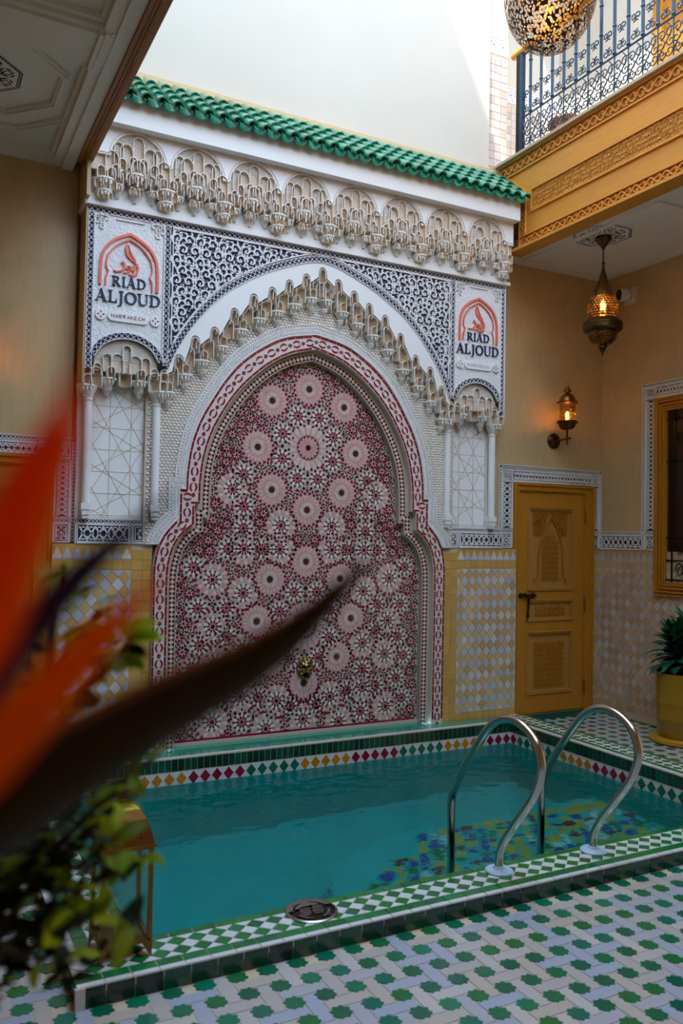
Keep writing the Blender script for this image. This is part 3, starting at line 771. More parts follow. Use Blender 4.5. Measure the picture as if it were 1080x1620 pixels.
m.build('net_relief', 'net_white', fac, kind='stuff')

def lattice(m, fr, path, wd, step=0.040):
    """navy strip under a white crossed lattice (slots: 0 white, 1 navy)"""
    m.mi = 1; m.ribbon(fr, path, wd, -0.02, 0.0); m.mi = 0
    for q in (wd/2, -wd/2): m.ribbon(fr, offset_path(path, q), 0.0050, -0.01, 0.008)
    rs = resample(path, step); h = wd/2-0.002
    E = [((x-math.sin(a)*h, z+math.cos(a)*h), (x+math.sin(a)*h, z-math.cos(a)*h)) for x, z, a in rs]
    for k in range(len(E)-1):
        m.ribbon(fr, [E[k][0], E[k+1][1]], 0.0038, 0, 0.006); m.ribbon(fr, [E[k][1], E[k+1][0]], 0.0038, 0, 0.006)
FU = FY(5.80)
AO = smooth_curve([(0.0, 3.785), (0.10, 3.772), (0.243, 3.727), (0.5, 3.62), (0.763, 3.458), (0.939, 3.297), (1.09, 3.105), (1.20, 2.92), (1.250, 2.79)], 5)
AI = smooth_curve([(0.0, 3.735), (0.10, 3.722), (0.236, 3.677), (0.483, 3.573), (0.738, 3.417), (0.908, 3.262), (1.052, 3.080), (1.160, 2.895), (1.232, 2.745)], 5)
AC = [((a[0]+b[0])/2, (a[1]+b[1])/2) for a, b in zip(AO, AI)]
SAo = [(-0.262, 2.815), (-0.225, 2.875), (-0.184, 2.919), (-0.1, 2.964), (0, 2.980), (0.1, 2.964), (0.184, 2.919), (0.225, 2.875), (0.262, 2.815)]
SAo = smooth_curve(SAo, 3)
SAc = offset_path(SAo, -0.022); SAi = offset_path(SAo, -0.046)
for sg in (1, -1):
    for p, wd in (([(sg*x, z) for x, z in AC], 0.046), ([(sg*1.245, 2.80), (sg*1.245, 3.79)], 0.040), ([(sg*1.778, 2.70), (sg*1.778, 3.79)], 0.042), ([(sg*1.80, 3.811), (0.0, 3.811)], 0.040), ([(sg*1.513+x, z) for x, z in SAc], 0.042)):
        m = MB(); lattice(m, FU, p, wd); m.build('lattice_strip', ['carved_white', 'navy_ground'], fac)
# spandrels: navy ground, white scrolls
for sg in (1, -1):
    reg = [(1.222, 2.86)] + [p for p in AO[::-1] if p[0] < 1.215] + [(0.0, 3.79), (1.222, 3.79)]
    reg = [(x*sg, z) for x, z in reg]
    sp = MB().plate(FU, [reg], -0.02, -0.004).build('spandrel', 'navy_ground', fac)
    m = MB(); rnd = random.Random(11)
    def okp(poly): return all(pip(q, reg) for q in poly)
    dx, dz = 0.088, 0.076; K = 0.80
    for j in range(14):
        for i in range(-1, 16):
            cx = (i+0.5*(j % 2))*dx+0.03; cz = 2.80+j*dz; mir = 1 if (i+j) % 2 else -1
            def Tm(u, v): return ((cx+mir*u*K)*sg, cz+v*K)
            spi = [Tm(r*math.cos(t), r*math.sin(t)) for t, r in ((0.5*k-1.2, 0.060-0.0034*k) for k in range(15))]
            if okp([spi[0], spi[4], spi[8], spi[12]]): m.ribbon(FU, spi, [0.006+0.009*abs(math.sin(k*0.55)) for k in range(15)], -0.005, 0.008)
            elif okp(spi[6:]): m.ribbon(FU, spi[6:], 0.009, -0.005, 0.008)
            for k in range(7):
                a = 2*PI*k/7+0.3*j; r0 = 0.052; px_, pz_ = r0*math.cos(a), r0*math.sin(a)
                b = a+1.0
                lf = [Tm(px_+u*math.cos(b)-v*math.sin(b), pz_+u*math.sin(b)+v*math.cos(b)) for u, v in ((0, 0), (0.014, -0.010), (0.030, -0.008), (0.046, 0.004), (0.028, 0.007), (0.012, 0.008))]
                if okp(lf): m.prism(FU, lf, -0.005, 0.0065, 0.1)
            lf = [Tm(u, v) for u, v in ((0.0, -0.014), (0.014, 0.0), (0.0, 0.016), (-0.012, 0.0))]
            if okp(lf): m.prism(FU, lf, -0.005, 0.009, 0.3)
    edge = [(1.205*sg, 2.93)] + [((x)*sg, z+0.014) for x, z in AO[::-1] if 0.1 < x < 1.19] + [(0.12*sg, 3.783), (1.205*sg, 3.783)]
    m.ribbon(FU, edge, 0.009, -0.005, 0.010, True)
    m.build('arabesque_relief', 'carved_white', fac, kind='stuff')

# ---- muqarnas pieces
def niche_cell(name, wd, h, depth, mt, t=0.16, round_=False):
    """hooded cell: flat rim, hollow half dome inside; base centre at the origin, rim in the plane y=0"""
    m = MB(); R = wd/2; r = R*(1-t); hs = h-R*(1.0 if round_ else 1.25); n = 10; sq = 1.0 if round_ else 1.25
    def outline(rad, hh, q=1.0): return [(-rad*q, 0.0)] + [(-rad*q*math.cos(PI*k/n), hh+rad*sq*q*math.sin(PI*k/n)) for k in range(n+1)] + [(rad*q, 0.0)]
    Oo = outline(R, hs); Ii = outline(r, hs); N = len(Oo)
    vs = [(x, 0, z) for x, z in Oo] + [(x, 0, z) for x, z in Ii]
    fs = [(i, i+1, N+i+1, N+i) for i in range(N-1)]
    vs += [(x, depth, z) for x, z in Oo]; fs += [(i+1, i, 2*N+i, 2*N+i+1) for i in range(N-1)]
    M_ = 4; base = 3*N
    for j in range(M_+1):
        ph = PI/2*j/M_*0.98; q = math.cos(ph); y = depth*0.92*math.sin(ph)
        vs += [(x, y, z) for x, z in outline(r, hs, q)]
    m.add(vs, fs); hol = []
    for j in range(M_):
        for i in range(N-1):
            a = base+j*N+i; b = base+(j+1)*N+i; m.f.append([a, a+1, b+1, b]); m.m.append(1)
    return m.mesh(name, [mt, 'muqarnas_bounce_tint'], smooth=0.7)
def corbel(name, wd, h, depth, mt):
    """hanging half cup: lipped shelf on top, waist, small drop; top centre at the origin, body in front of y=0"""
    R = wd/2
    prof = [(0.16*R, -h), (0.30*R, -0.97*h), (0.34*R, -0.84*h), (0.40*R, -0.80*h), (0.56*R, -0.52*h), (0.78*R, -0.30*h), (0.95*R, -0.16*h), (1.0*R, -0.13*h), (1.0*R, 0.0)]
    m = MB(); m.lathe(prof, (0, 0, 0), 10, PI, 2*PI)
    m.v = [(x, y*depth/R, z) for x, y, z in m.v]
    k = 11; top = [(len(prof)-1)*k+j for j in range(k)]; m.f.append(top); m.m.append(0)
    # twin hollows on the face: raised ribs
    for a in (-0.45, 0.0, 0.45):
        x = 0.8*R*math.sin(a); y = -0.8*depth*math.cos(a)
        m.prism(Fr((x, y, 0), (math.cos(a), math.sin(a), 0), (0, 0, 1), (math.sin(a), -math.cos(a), 0)), [(-0.05*R, -0.5*h), (0.05*R, -0.5*h), (0.09*R, -0.14*h), (-0.09*R, -0.14*h)], -0.02, 0.12*depth)
    return m.mesh(name, mt, smooth=0.7)
MP = 'muqarnas_plaster'
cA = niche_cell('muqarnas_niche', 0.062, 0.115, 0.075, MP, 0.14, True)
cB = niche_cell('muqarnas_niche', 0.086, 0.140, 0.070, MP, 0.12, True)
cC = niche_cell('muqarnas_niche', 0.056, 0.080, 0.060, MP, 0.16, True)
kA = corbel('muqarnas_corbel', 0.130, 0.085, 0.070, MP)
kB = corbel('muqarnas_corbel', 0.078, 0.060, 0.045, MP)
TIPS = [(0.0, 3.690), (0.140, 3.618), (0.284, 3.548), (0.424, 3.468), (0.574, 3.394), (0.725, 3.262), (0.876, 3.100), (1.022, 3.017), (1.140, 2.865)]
def cell(me, nm, x, z, y): put(me, nm, fac, (CX+x, y, z))
for i, (x, z) in enumerate(TIPS):
    for sg in ((1,) if i == 0 else (1, -1)):
        nx, nz = TIPS[i+1] if i+1 < len(TIPS) else (x+0.13, z-0.13)
        cell(cA, 'muqarnas_niche', sg*x, z-0.115, 5.803)
        mx = (x+nx)/2; mz = (z+nz)/2
        for s2 in ((1, -1) if i == 0 else (1,)):
            sx = sg*s2
            cell(cB, 'muqarnas_niche', sx*(x+0.042 if i else mx-0.012), z-0.215 if i else mz-0.185, 5.815)
            cell(cC, 'muqarnas_niche', sx*(mx+0.035), mz-0.125, 5.808)
            cell(cC, 'muqarnas_niche', sx*(mx-0.005), mz-0.205, 5.830)
            cell(kA, 'muqarnas_corbel', sx*mx, mz-0.195, 5.890)
            cell(kB, 'muqarnas_corbel', sx*(mx-0.012), mz-0.262, 5.905)
            cell(cC, 'muqarnas_niche', sx*(mx+0.058), mz-0.275, 5.850)
        if i == 0: cell(cB, 'muqarnas_niche', 0, z-0.245, 5.825)
# white band above the stalactites, its lower edge scalloped round the cells
low = []
for i, (x, z) in enumerate(TIPS):
    if i: low += [(x-0.036, z-0.055), (x-0.034, z-0.020)]
    low += [(x-0.022, z+0.002)] if i else []
    low += [(x, z+0.012), (x+0.022, z+0.002), (x+0.034, z-0.020), (x+0.040, z-0.075)]
low += [(1.19, 2.745), (1.232, 2.72)]
band = AI + low[::-1]
band = band[:-1] + [(-x, z) for x, z in (AI + low[::-1])[::-1]][1:]
MB().plate(FU, [AI + low[::-1] + [(-x, z) for x, z in low[:]][1:] + [(-x, z) for x, z in AI[::-1]][:-1]], -0.10, 0.0).build('arch_spandrel_band', 'smooth_white', fac)
m = MB()
for sg in (1, -1): m.ribbon(FU, [(sg*x, z) for x, z in offset_path(low, -0.016)], 0.004, 0, 0.003)
m.build('scallop_line', 'net_shade', fac)
# ---- side bays: stucco ground, little arch, columns, interlace panel
tipS = [(0.0, 2.894), (0.135, 2.822), (0.268, 2.73)]
stc = []
for sg in (1, -1):
    x0 = sg*1.513
    up = [(x0+x, z) for x, z in SAo]
    MB().plate(FU, [[(x0-0.247, 3.792), (x0-0.247, 2.835)] + [p for p in up if abs(p[0]-x0) < 0.245] + [(x0+0.247, 2.835), (x0+0.247, 3.792)]], -0.10, -0.001).build('stucco_panel', 'stucco_white', fac)
    m = MB(); F = FU     # fine raised frame of the bay
    m.ribbon(F, [(x0-0.205, 3.745), (x0-0.10, 3.768), (x0+0.10, 3.768), (x0+0.205, 3.745)][1:3], 0.008, 0, 0.008)
    for s2 in (-1, 1):
        m.ribbon(F, [(x0+s2*0.246, 2.84), (x0+s2*0.246, 3.79)], 0.008, 0, 0.010)
        bx, bz = x0+s2*0.195, 3.735          # pierced corner knot
        for u, v in ((0, 0), (0.032*s2, 0.030), (-0.030*s2, 0.030), (0.0, 0.034), (0.0, -0.034), (0.034*s2, 0)): m.ribbon(F, arc(bx+u, bz+v, 0.015, 0, 2*PI, 10)[:-1], 0.011, 0, 0.009, True)
    m.build('corner_knot', 'carved_white', fac)
    MB().plate(FU, [[(x0+x, z) for x, z in SAi] + [(x0+0.215, 2.70), (x0-0.215, 2.70)]], -0.09, -0.030).build('tympanum', 'net_shade', fac)
    m = MB()
    for j in range(20):
        for i in range(-17, 18):
            x = (i+(j % 2)*0.5)*0.0145; z = 2.70+j*0.0125
            if pip((x, z+0.008), [(a, b) for a, b in SAi]) and math.hypot(x, 0) < 0.24: m.prism(FY(5.83), rect_at(x0+x, z, 0.0052, 0.0036) if False else [(x0+x-0.0052, z-0.0036), (x0+x+0.0052, z-0.0036), (x0+x+0.0052, z+0.0036), (x0+x-0.0052, z+0.0036)], 0, 0.006)
    m.build('tympanum_relief', 'net_white', fac, kind='stuff')
    for dx, z in tipS:
        for s2 in ((1,) if dx == 0 else (1, -1)):
            cell(cA, 'muqarnas_niche', x0+s2*dx, z-0.115, 5.800)
    for s2 in (1, -1):
        cell(cB, 'muqarnas_niche', x0+s2*0.062, 2.690, 5.808); cell(cC, 'muqarnas_niche', x0+s2*0.198, 2.672, 5.808)
        cell(cC, 'muqarnas_niche', x0+s2*0.105, 2.655, 5.800); cell(kA, 'muqarnas_corbel', x0+s2*0.112, 2.662, 5.89); cell(kB, 'muqarnas_corbel', x0+s2*0.112, 2.60, 5.91)
        cell(cB, 'muqarnas_niche', x0+s2*0.205, 2.585, 5.815)
        cell(cC, 'muqarnas_niche', x0+s2*0.262, 2.590, 5.80); cell(kA, 'muqarnas_corbel', x0+s2*0.262, 2.600, 5.88)
    cell(cB, 'muqarnas_niche', x0, 2.610, 5.830)
    # interlace panel
    hw = 0.245; z0, z1 = 1.665, 2.76; ip = MB(); ip.box(CX+x0-0.30, CX+x0+0.30, 5.95, 6.04, 1.50, 2.80)
    pan = ip.build('interlace_panel', 'smooth_white', fac)
    m = MB(); F = FY(5.95)
    def clipline(px_, pz_, a):
        c_, s_ = math.cos(a), math.sin(a); t0, t1 = -5, 5
        for o_, d_, lo, hi in ((px_, c_, x0-0.205, x0+0.205), (pz_, s_, z0+0.02, z1)):
            if abs(d_) < 1e-9:
                if not lo <= o_ <= hi: return
                continue
            ta, tb = sorted(((lo-o_)/d_, (hi-o_)/d_)); t0, t1 = max(t0, ta), min(t1, tb)
        if t1-t0 > 0.05: m.ribbon(F, [(px_+c_*t0, pz_+s_*t0), (px_+c_*t1, pz_+s_*t1)], 0.0034, 0, 0.0018)
    for k in range(-1, 8):
        zc = 1.70+k*0.155
        clipline(x0, zc, 0)
        for a in ((0.52, -0.52) if k % 2 else (1.05, -1.05)): clipline(x0+(0.10 if k % 2 else -0.10), zc+0.03, a)
    clipline(x0-0.075, 2, PI/2); clipline(x0+0.075, 2, PI/2)
    m.ribbon(F, [(x0-0.207, z0+0.02), (x0+0.207, z0+0.02), (x0+0.207, z1), (x0-0.207, z1)], 0.005, 0, 0.002, True)
    m.build('gold_interlace', 'gold_line', pan)
    for s2 in (1, -1):
        X = CX+x0+s2*0.240; Y = 5.895
        shaft = MB().lathe([(0.030, 1.775), (0.030, 2.50)], (X, Y, 0), 16).build('column', 'smooth_white', fac, smooth=0.6)
        MB().lathe([(0.030, 2.49), (0.034, 2.50), (0.030, 2.515), (0.040, 2.545), (0.058, 2.575), (0.060, 2.60)], (X, Y, 0), 16).build('capital', MP, shaft, smooth=0.5)
        b = MB(); b.box(X-0.034, X+0.034, Y-0.034, 5.96, 1.735, 1.780).box(X-0.028, X+0.028, Y-0.028, 5.96, 1.70, 1.735).box(X-0.022, X+0.022, Y-0.020, 5.96, 1.675, 1.70)
        b.build('column_base', 'smooth_white', shaft)
def carved_band(m, fr, L, H, corner=False):
    """white relief over a dark ground (slots 0 white, 1 ground): frame, double zigzag, stepped bars"""
    m.mi = 1; m.prism(fr, [(0, 0), (L, 0), (L, H), (0, H)], -0.02, 0.0); m.mi = 0
    m.ribbon(fr, [(0.004, 0.005), (L-0.004, 0.005), (L-0.004, H-0.005), (0.004, H-0.005)], 0.011, -0.015, 0.008, True)
    a, b = 0.020, H-0.020; h = b-a; n = max(1, round((L-0.03)/(h*1.15))); st = (L-0.03)/n
    if L < H*1.4:
        cx, cz = L/2, H/2; q = min(L, H)*0.30
        m.ribbon(fr, [(cx-q, cz), (cx, cz-q), (cx+q, cz), (cx, cz+q)], 0.012, 0, 0.007, True); m.ribbon(fr, [(cx-q*.75, cz-q*.75), (cx+q*.75, cz-q*.75), (cx+q*.75, cz+q*.75), (cx-q*.75, cz+q*.75)], 0.011, 0, 0.007, True)
        m.prism(fr, disc(cx, cz, q*0.3, 8), 0, 0.008); m.ribbon(fr, [(0.02, 0.02), (L-0.02, 0.02), (L-0.02, H-0.02), (0.02, H-0.02)], 0.007, 0, 0.006, True); return
    for k in range(n):
        x = 0.015+k*st; mid_ = x+st/2
        m.ribbon(fr, [(x, a), (mid_, b), (x+st, a)], 0.012, 0, 0.007); m.ribbon(fr, [(x, b), (mid_, a), (x+st, b)], 0.012, 0, 0.007)
        for u, v in ((x+st*.5, a+h*.20), (x+st*.5, b-h*.20), (x+st*.18, (a+b)/2), (x+st*.82, (a+b)/2)):
            m.prism(fr, [(u-st*.10, v), (u, v-h*.11), (u+st*.10, v), (u, v+h*.11)], 0, 0.007)
        for u, v in ((x+st*.25, a+h*.06), (x+st*.75, a+h*.06), (x+st*.25, b-h*.06), (x+st*.75, b-h*.06)): m.prism(fr, [(u-st*.14, v-0.004), (u+st*.14, v-0.004), (u+st*.06, v+0.006), (u-st*.06, v+0.006)], 0, 0.006)
for sg, g_ in ((-1, 'navy_ground'), (1, 'black_ground')):
    fb = FY(5.925)
    xs = [(1.265, 1.415), (1.440, 1.900)] if sg > 0 else [(-1.415, -1.265), (-1.80, -1.440)]
    for xa, xb in xs:
        m = MB(); carved_band(m, Fr((CX+xa, 5.925, 1.505), (1,0,0), (0,0,1), (0,-1,0)), xb-xa, 0.135); m.build('carved_band', ['carved_white', g_], fac)
    m = MB(); lattice(m, fb, [(sg*1.262, 1.658), (sg*1.90 if sg > 0 else sg*1.81, 1.658)], 0.030, 0.026); lattice(m, fb, [(sg*1.427, 1.508), (sg*1.427, 1.642)], 0.022, 0.022)
    m.mi = 0; m.box(CX+min(sg*1.262, sg*1.90 if sg > 0 else sg*1.81), CX+max(sg*1.262, sg*1.90 if sg > 0 else sg*1.81), 5.926, 6.02, 1.497, 1.672)
    m.build('band_lattice', ['carved_white', g_], fac)
# side faces of the projecting facade
MB().box(CX-1.815, CX-1.80, 5.80, 6.02, 2.60, 3.85).build('side_face', 'ochre_wall', fac)
MB().box(CX+1.80, CX+1.815, 5.80, 6.02, 2.66, 3.85).build('side_face', 'carved_white', fac)

# ================================================================== muqarnas cornice
corn = thing('muqarnas_cornice', (CX, 5.8, 3.84), 'white stalactite plaster cornice running under the green tiled canopy', 'cornice')
CM = MB()
CM.box(CX-1.81, CX+1.81, 5.79, 6.05, 3.845, 4.36); CM.build('back_plate', 'carved_white', corn)
MB().box(CX-1.82, CX+1.82, 5.62, 6.05, 4.363, 4.555).build('fascia', 'smooth_white', corn)
MB().box(CX-1.835, CX+1.835, 5.765, 6.02, 3.832, 3.862).build('ledge_moulding', 'carved_white', corn)
MB().box(CX-1.835, CX-1.81, 5.70, 6.05, 3.862, 4.363).build('end_face', 'ochre_wall', corn)
PER = 0.4305; LOB = [(k-3.5)*PER+0.015 for k in range(8)]
F7 = FY(5.70)
edge = []
for lx in LOB: edge += arc(lx, 4.165, 0.188, PI, 0, 14)
edge = [(-1.81, 4.165)] + edge + [(1.81, 4.165)]
MB().plate(F7, [edge + [(1.81, 4.363), (-1.81, 4.363)]], -0.10, 0.0).build('scalloped_plate', 'smooth_white', corn)
MB().plate(FY(5.725), [[(-1.81, 4.06), (1.81, 4.06), (1.81, 4.35), (-1.81, 4.35)]], -0.05, 0.0).build('dotted_ground', 'net_shade', corn)
m = MB(); F = FY(5.725)
for lx in LOB:
    for j in range(14):
        for i in range(-15, 16):
            x = (i+(j % 2)*.5)*0.0132; z = 4.19+j*0.0122
            if math.hypot(x, z-4.165) < 0.182 and z > 4.34-abs(x)*0.9-0.06: m.prism(F, [(lx+x-0.0045, z-0.004), (lx+x+0.0045, z-0.004), (lx+x+0.0045, z+0.004), (lx+x-0.0045, z+0.004)], 0, 0.006)
m.build('dotted_relief', 'net_white', corn, kind='stuff')
m = MB()
m.ribbon(F7, [(x, z) for x, z in offset_path(edge, 0.014)], 0.005, 0, 0.004); m.build('scallop_line', 'net_shade', corn)
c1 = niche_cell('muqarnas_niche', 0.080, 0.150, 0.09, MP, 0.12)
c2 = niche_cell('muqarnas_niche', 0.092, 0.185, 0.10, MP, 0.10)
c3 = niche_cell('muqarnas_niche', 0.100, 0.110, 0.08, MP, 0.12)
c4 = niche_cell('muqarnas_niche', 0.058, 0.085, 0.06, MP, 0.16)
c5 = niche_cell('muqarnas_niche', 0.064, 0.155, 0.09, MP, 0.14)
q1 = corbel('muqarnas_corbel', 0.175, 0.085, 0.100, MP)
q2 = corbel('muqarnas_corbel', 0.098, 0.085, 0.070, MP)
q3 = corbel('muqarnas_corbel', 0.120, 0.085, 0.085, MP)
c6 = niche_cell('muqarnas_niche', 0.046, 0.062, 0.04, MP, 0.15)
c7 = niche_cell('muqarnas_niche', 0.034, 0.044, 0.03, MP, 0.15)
for n_, lx in enumerate(LOB):
    def cc(me, dx, z, y, nm='muqarnas_niche'):
        if abs(lx+dx) < 1.80: put(me, nm, corn, (CX+lx+dx, y, z))
    cc(c1, 0, 4.185, 5.698)
    for s2 in (1, -1):
        cc(c2, s2*0.082, 4.082, 5.690); cc(c5, s2*0.136, 4.118, 5.698); cc(c4, s2*0.112, 4.072, 5.682); cc(c4, s2*0.036, 4.10, 5.688)
        cc(c2, s2*0.180, 4.015, 5.690) if s2 > 0 or n_ == 0 else None
        cc(c4, s2*0.152, 4.025, 5.690)
        cc(q3, s2*0.122, 4.085, 5.788, 'muqarnas_corbel') ; cc(q2, s2*0.122, 3.992, 5.790, 'muqarnas_corbel')
        cc(c4, s2*0.122, 3.985, 5.720)
    cc(c3, 0, 4.065, 5.692)
    for dx, z, y in ((0, 4.072, 5.690), (0.2153, 4.006, 5.690)) + (((-0.2153, 4.006, 5.690),) if n_ == 0 else ()):
        for e_ in (-0.052, 0, 0.052): cc(c6, dx+e_, z-0.060-abs(e_)*0.1, y+abs(e_)*0.4)
        cc(c7, dx, z-0.135, 5.712); cc(c7, dx-0.032, z-0.130, 5.722); cc(c7, dx+0.032, z-0.130, 5.722)
    for s2 in (1, -1):
        cc(c6, s2*0.100, 4.020, 5.702); cc(c6, s2*0.146, 4.020, 5.702); cc(c7, s2*0.122, 3.945, 5.716)
    cc(q1, 0.0, 4.078, 5.788, 'muqarnas_corbel'); cc(q2, 0.0, 3.982, 5.790, 'muqarnas_corbel'); cc(c4, -0.03, 3.985, 5.700); cc(c4, 0.03, 3.985, 5.700)
    for dx in ((0.2153,) if n_ else (0.2153, -0.2153)):
        cc(c4, dx-0.035, 4.000, 5.695); cc(c4, dx+0.035, 4.000, 5.695)
        cc(q1, dx, 4.012, 5.788, 'muqarnas_corbel'); cc(q3, dx, 3.935, 5.790, 'muqarnas_corbel'); cc(c4, dx, 3.925, 5.715)

# ================================================================== green tiled canopy
roof = thing('tiled_canopy', (CX, 5.85, 4.56), 'sloping canopy of green glazed barrel tiles above the carved cornice', 'roof')
EV, TP = (5.545, 4.505), (6.01, 4.885)
sl = math.hypot(TP[0]-EV[0], TP[1]-EV[1]); ang = math.atan2(TP[1]-EV[1], TP[0]-EV[0])
m = MB(); m.prism(Fr((1.01, 0, 0), (0, 1, 0), (0, 0, 1), (1, 0, 0)), [(5.64, 4.556), (6.10, 4.556), (6.10, 4.90), (6.03, 4.885), (5.64, 4.566)], 0.0, 3.64, back=True); m.build('roof_bed', 'roof_dark', roof)
MB().box(0.96, 4.66, 6.02, 6.12, 4.86, 4.975).build('mortar_ledge', 'mortar', roof)
def barrel(name, r, ln, th, up, mt):
    m = MB(); n = 8; vs = []
    s_ = 1 if up else -1
    for (q, y, lift) in ((r, -0.012, 0.014 if up else 0.0), (r*0.80, ln, 0.0 if up else 0.010)):
        for rr in (q, q-th):
            for k in range(n+1):
                a = PI*k/n; vs.append((rr*math.cos(a), y, s_*rr*math.sin(a)*0.92+lift))
    N = n+1; fs = []
    for k in range(n):
        fs += [(k, k+1, 2*N+k+1, 2*N+k), (N+k+1, N+k, 3*N+k, 3*N+k+1), (k+1, k, N+k, N+k+1), (2*N+k, 2*N+k+1, 3*N+k+1, 3*N+k)]
    fs += [(0, 2*N, 3*N, N), (n, N+n, 3*N+n, 2*N+n)]
    if not up: fs = [f[::-1] for f in fs]
    m.add(vs, fs)
    m.lathe([(0.0, 0), (0.0, 0)], (0, 0, 0), 3, cap=False) if False else None
    return m.mesh(name, mt, smooth=0.8)
ln = sl/4
cov = barrel('cover_tile', 0.044, ln+0.02, 0.011, True, 'roof_green'); pan = barrel('pan_tile', 0.052, ln+0.02, 0.011, False, 'roof_green')
nc = 33; sp = 3.63/nc
for c in range(nc+1):
    for k in range(4):
        t = k*ln; y = EV[0]+math.cos(ang)*t; z = EV[1]+math.sin(ang)*t
        x = 1.015+c*sp
        if c < nc: put(pan, 'pan_tile', roof, (x+sp/2, y, z+0.032+0.004*k), (ang, 0, 0))
        put(cov, 'cover_tile', roof, (x, y+0.010, z+0.028), (ang, 0, 0))

# ================================================================== lettered signs
def glyph(ch):
    """serif capital in a box one unit high: (polygons, ribbons, width)"""
    T, t = 0.140, 0.048
    box = lambda x0, y0, x1, y1: [(x0, y0), (x1, y0), (x1, y1), (x0, y1)]
    P, R = [], []
    def stem(x, w_=T, y0=0.0, y1=1.0, a=True, b=True):
        P.append(box(x, y0, x+w_, y1))
        if a: P.append([(x-0.10, y1), (x-0.10, y1-t*.8), (x, y1-t*1.6), (x+w_, y1-t*1.6), (x+w_+0.10, y1-t*.8), (x+w_+0.10, y1)])
        if b: P.append([(x-0.10, y0), (x+w_+0.10, y0), (x+w_+0.10, y0+t*.8), (x+w_, y0+t*1.6), (x, y0+t*1.6), (x-0.10, y0+t*.8)])
    if ch == 'I': stem(0.12); return P, R, 0.42
    if ch == 'L':
        stem(0.12); P.append(box(0.12, 0, 0.62, t)); P.append([(0.66, 0.0), (0.68, 0.30), (0.63, 0.30), (0.52, t), (0.52, 0)]); return P, R, 0.70
    if ch == 'D':
        stem(0.12); R.append(([(0.2, 0.97), (0.42, 0.96), (0.62, 0.86), (0.74, 0.66), (0.76, 0.5), (0.74, 0.34), (0.62, 0.14), (0.42, 0.04), (0.2, 0.03)], [t, t, 0.11, 0.16, 0.175, 0.16, 0.11, t, t])); return P, R, 0.90
    if ch == 'R':
        stem(0.12); R.append(([(0.2, 0.97), (0.40, 0.965), (0.54, 0.90), (0.585, 0.75), (0.54, 0.60), (0.40, 0.535), (0.2, 0.53)], [t, t, 0.12, 0.165, 0.12, t, t]))
        R.append(([(0.36, 0.54), (0.50, 0.32), (0.66, 0.08), (0.82, 0.02)], [0.12, 0.165, 0.15, 0.05])); return P, R, 0.86
    if ch == 'A':
        R.append(([(0.08, 0.02), (0.40, 1.0)], 0.06)); R.append(([(0.385, 1.02), (0.70, 0.0)], 0.175)); P.append(box(0.20, 0.30, 0.62, 0.30+t))
        P.append(box(-0.03, 0, 0.22, t)); P.append(box(0.54, 0, 0.88, t)); return P, R, 0.88
    if ch == 'J':
        stem(0.20, y0=0.0, b=False); R.append(([(0.283, 0.05), (0.27, -0.12), (0.18, -0.24), (0.02, -0.27)], [T, 0.14, 0.09, 0.04])); return P, R, 0.48
    if ch == 'O':
        n = 20; R.append(([(0.47+0.38*math.cos(2*PI*k/n), 0.5+0.485*math.sin(2*PI*k/n)) for k in range(n+1)], [0.06+0.12*abs(math.cos(2*PI*k/n)) for k in range(n+1)])); return P, R, 0.95
    if ch == 'U':
        stem(0.10, y0=0.30, b=False); stem(0.68, 0.075, y0=0.30, b=False)
        R.append(([(0.183, 0.32), (0.20, 0.16), (0.30, 0.05), (0.44, 0.03), (0.60, 0.08), (0.69, 0.20), (0.717, 0.32)], [T, 0.155, 0.11, 0.085, 0.07, 0.07, 0.075])); return P, R, 0.88
def word(sign, fr, txt, x0, x1, zl, zr, h, mt, gap=0.03):
    W = sum(glyph(c)[2] for c in txt)+gap*(len(txt)-1); k = (x1-x0)/W; x = x0
    for c in txt:
        P, R, gw = glyph(c); m = MB(); z = zl+(zr-zl)*(x-x0)/(x1-x0)
        for q in P: m.prism(fr, [(x+a*k, z+b*h) for a, b in q], 0.0, 0.009)
        for q, wd in R: m.ribbon(fr, [(x+a*k, z+b*h) for a, b in q], [v*(k+h)/2 for v in wd] if isinstance(wd, list) else wd*(k+h)/2, 0.0, 0.0092)
        m.build('letter', mt, sign); x += (gw+gap)*k
SANS = {'M': [[(0, 0), (0, 1), (.5, .3), (1, 1), (1, 0)]], 'A': [[(0, 0), (.5, 1), (1, 0)], [(.2, .35), (.8, .35)]], 'R': [[(0, 0), (0, 1), (.6, 1), (.8, .75), (.6, .5), (0, .5)], [(.4, .5), (.85, 0)]],
        'K': [[(0, 0), (0, 1)], [(.8, 1), (0, .4)], [(.25, .6), (.85, 0)]], 'E': [[(.8, 1), (0, 1), (0, 0), (.8, 0)], [(0, .5), (.65, .5)]], 'C': [[(.85, .85), (.55, 1), (.15, .8), (0, .5), (.15, .2), (.55, 0), (.85, .15)]], 'H': [[(0, 0), (0, 1)], [(.8, 0), (.8, 1)], [(0, .5), (.8, .5)]]}
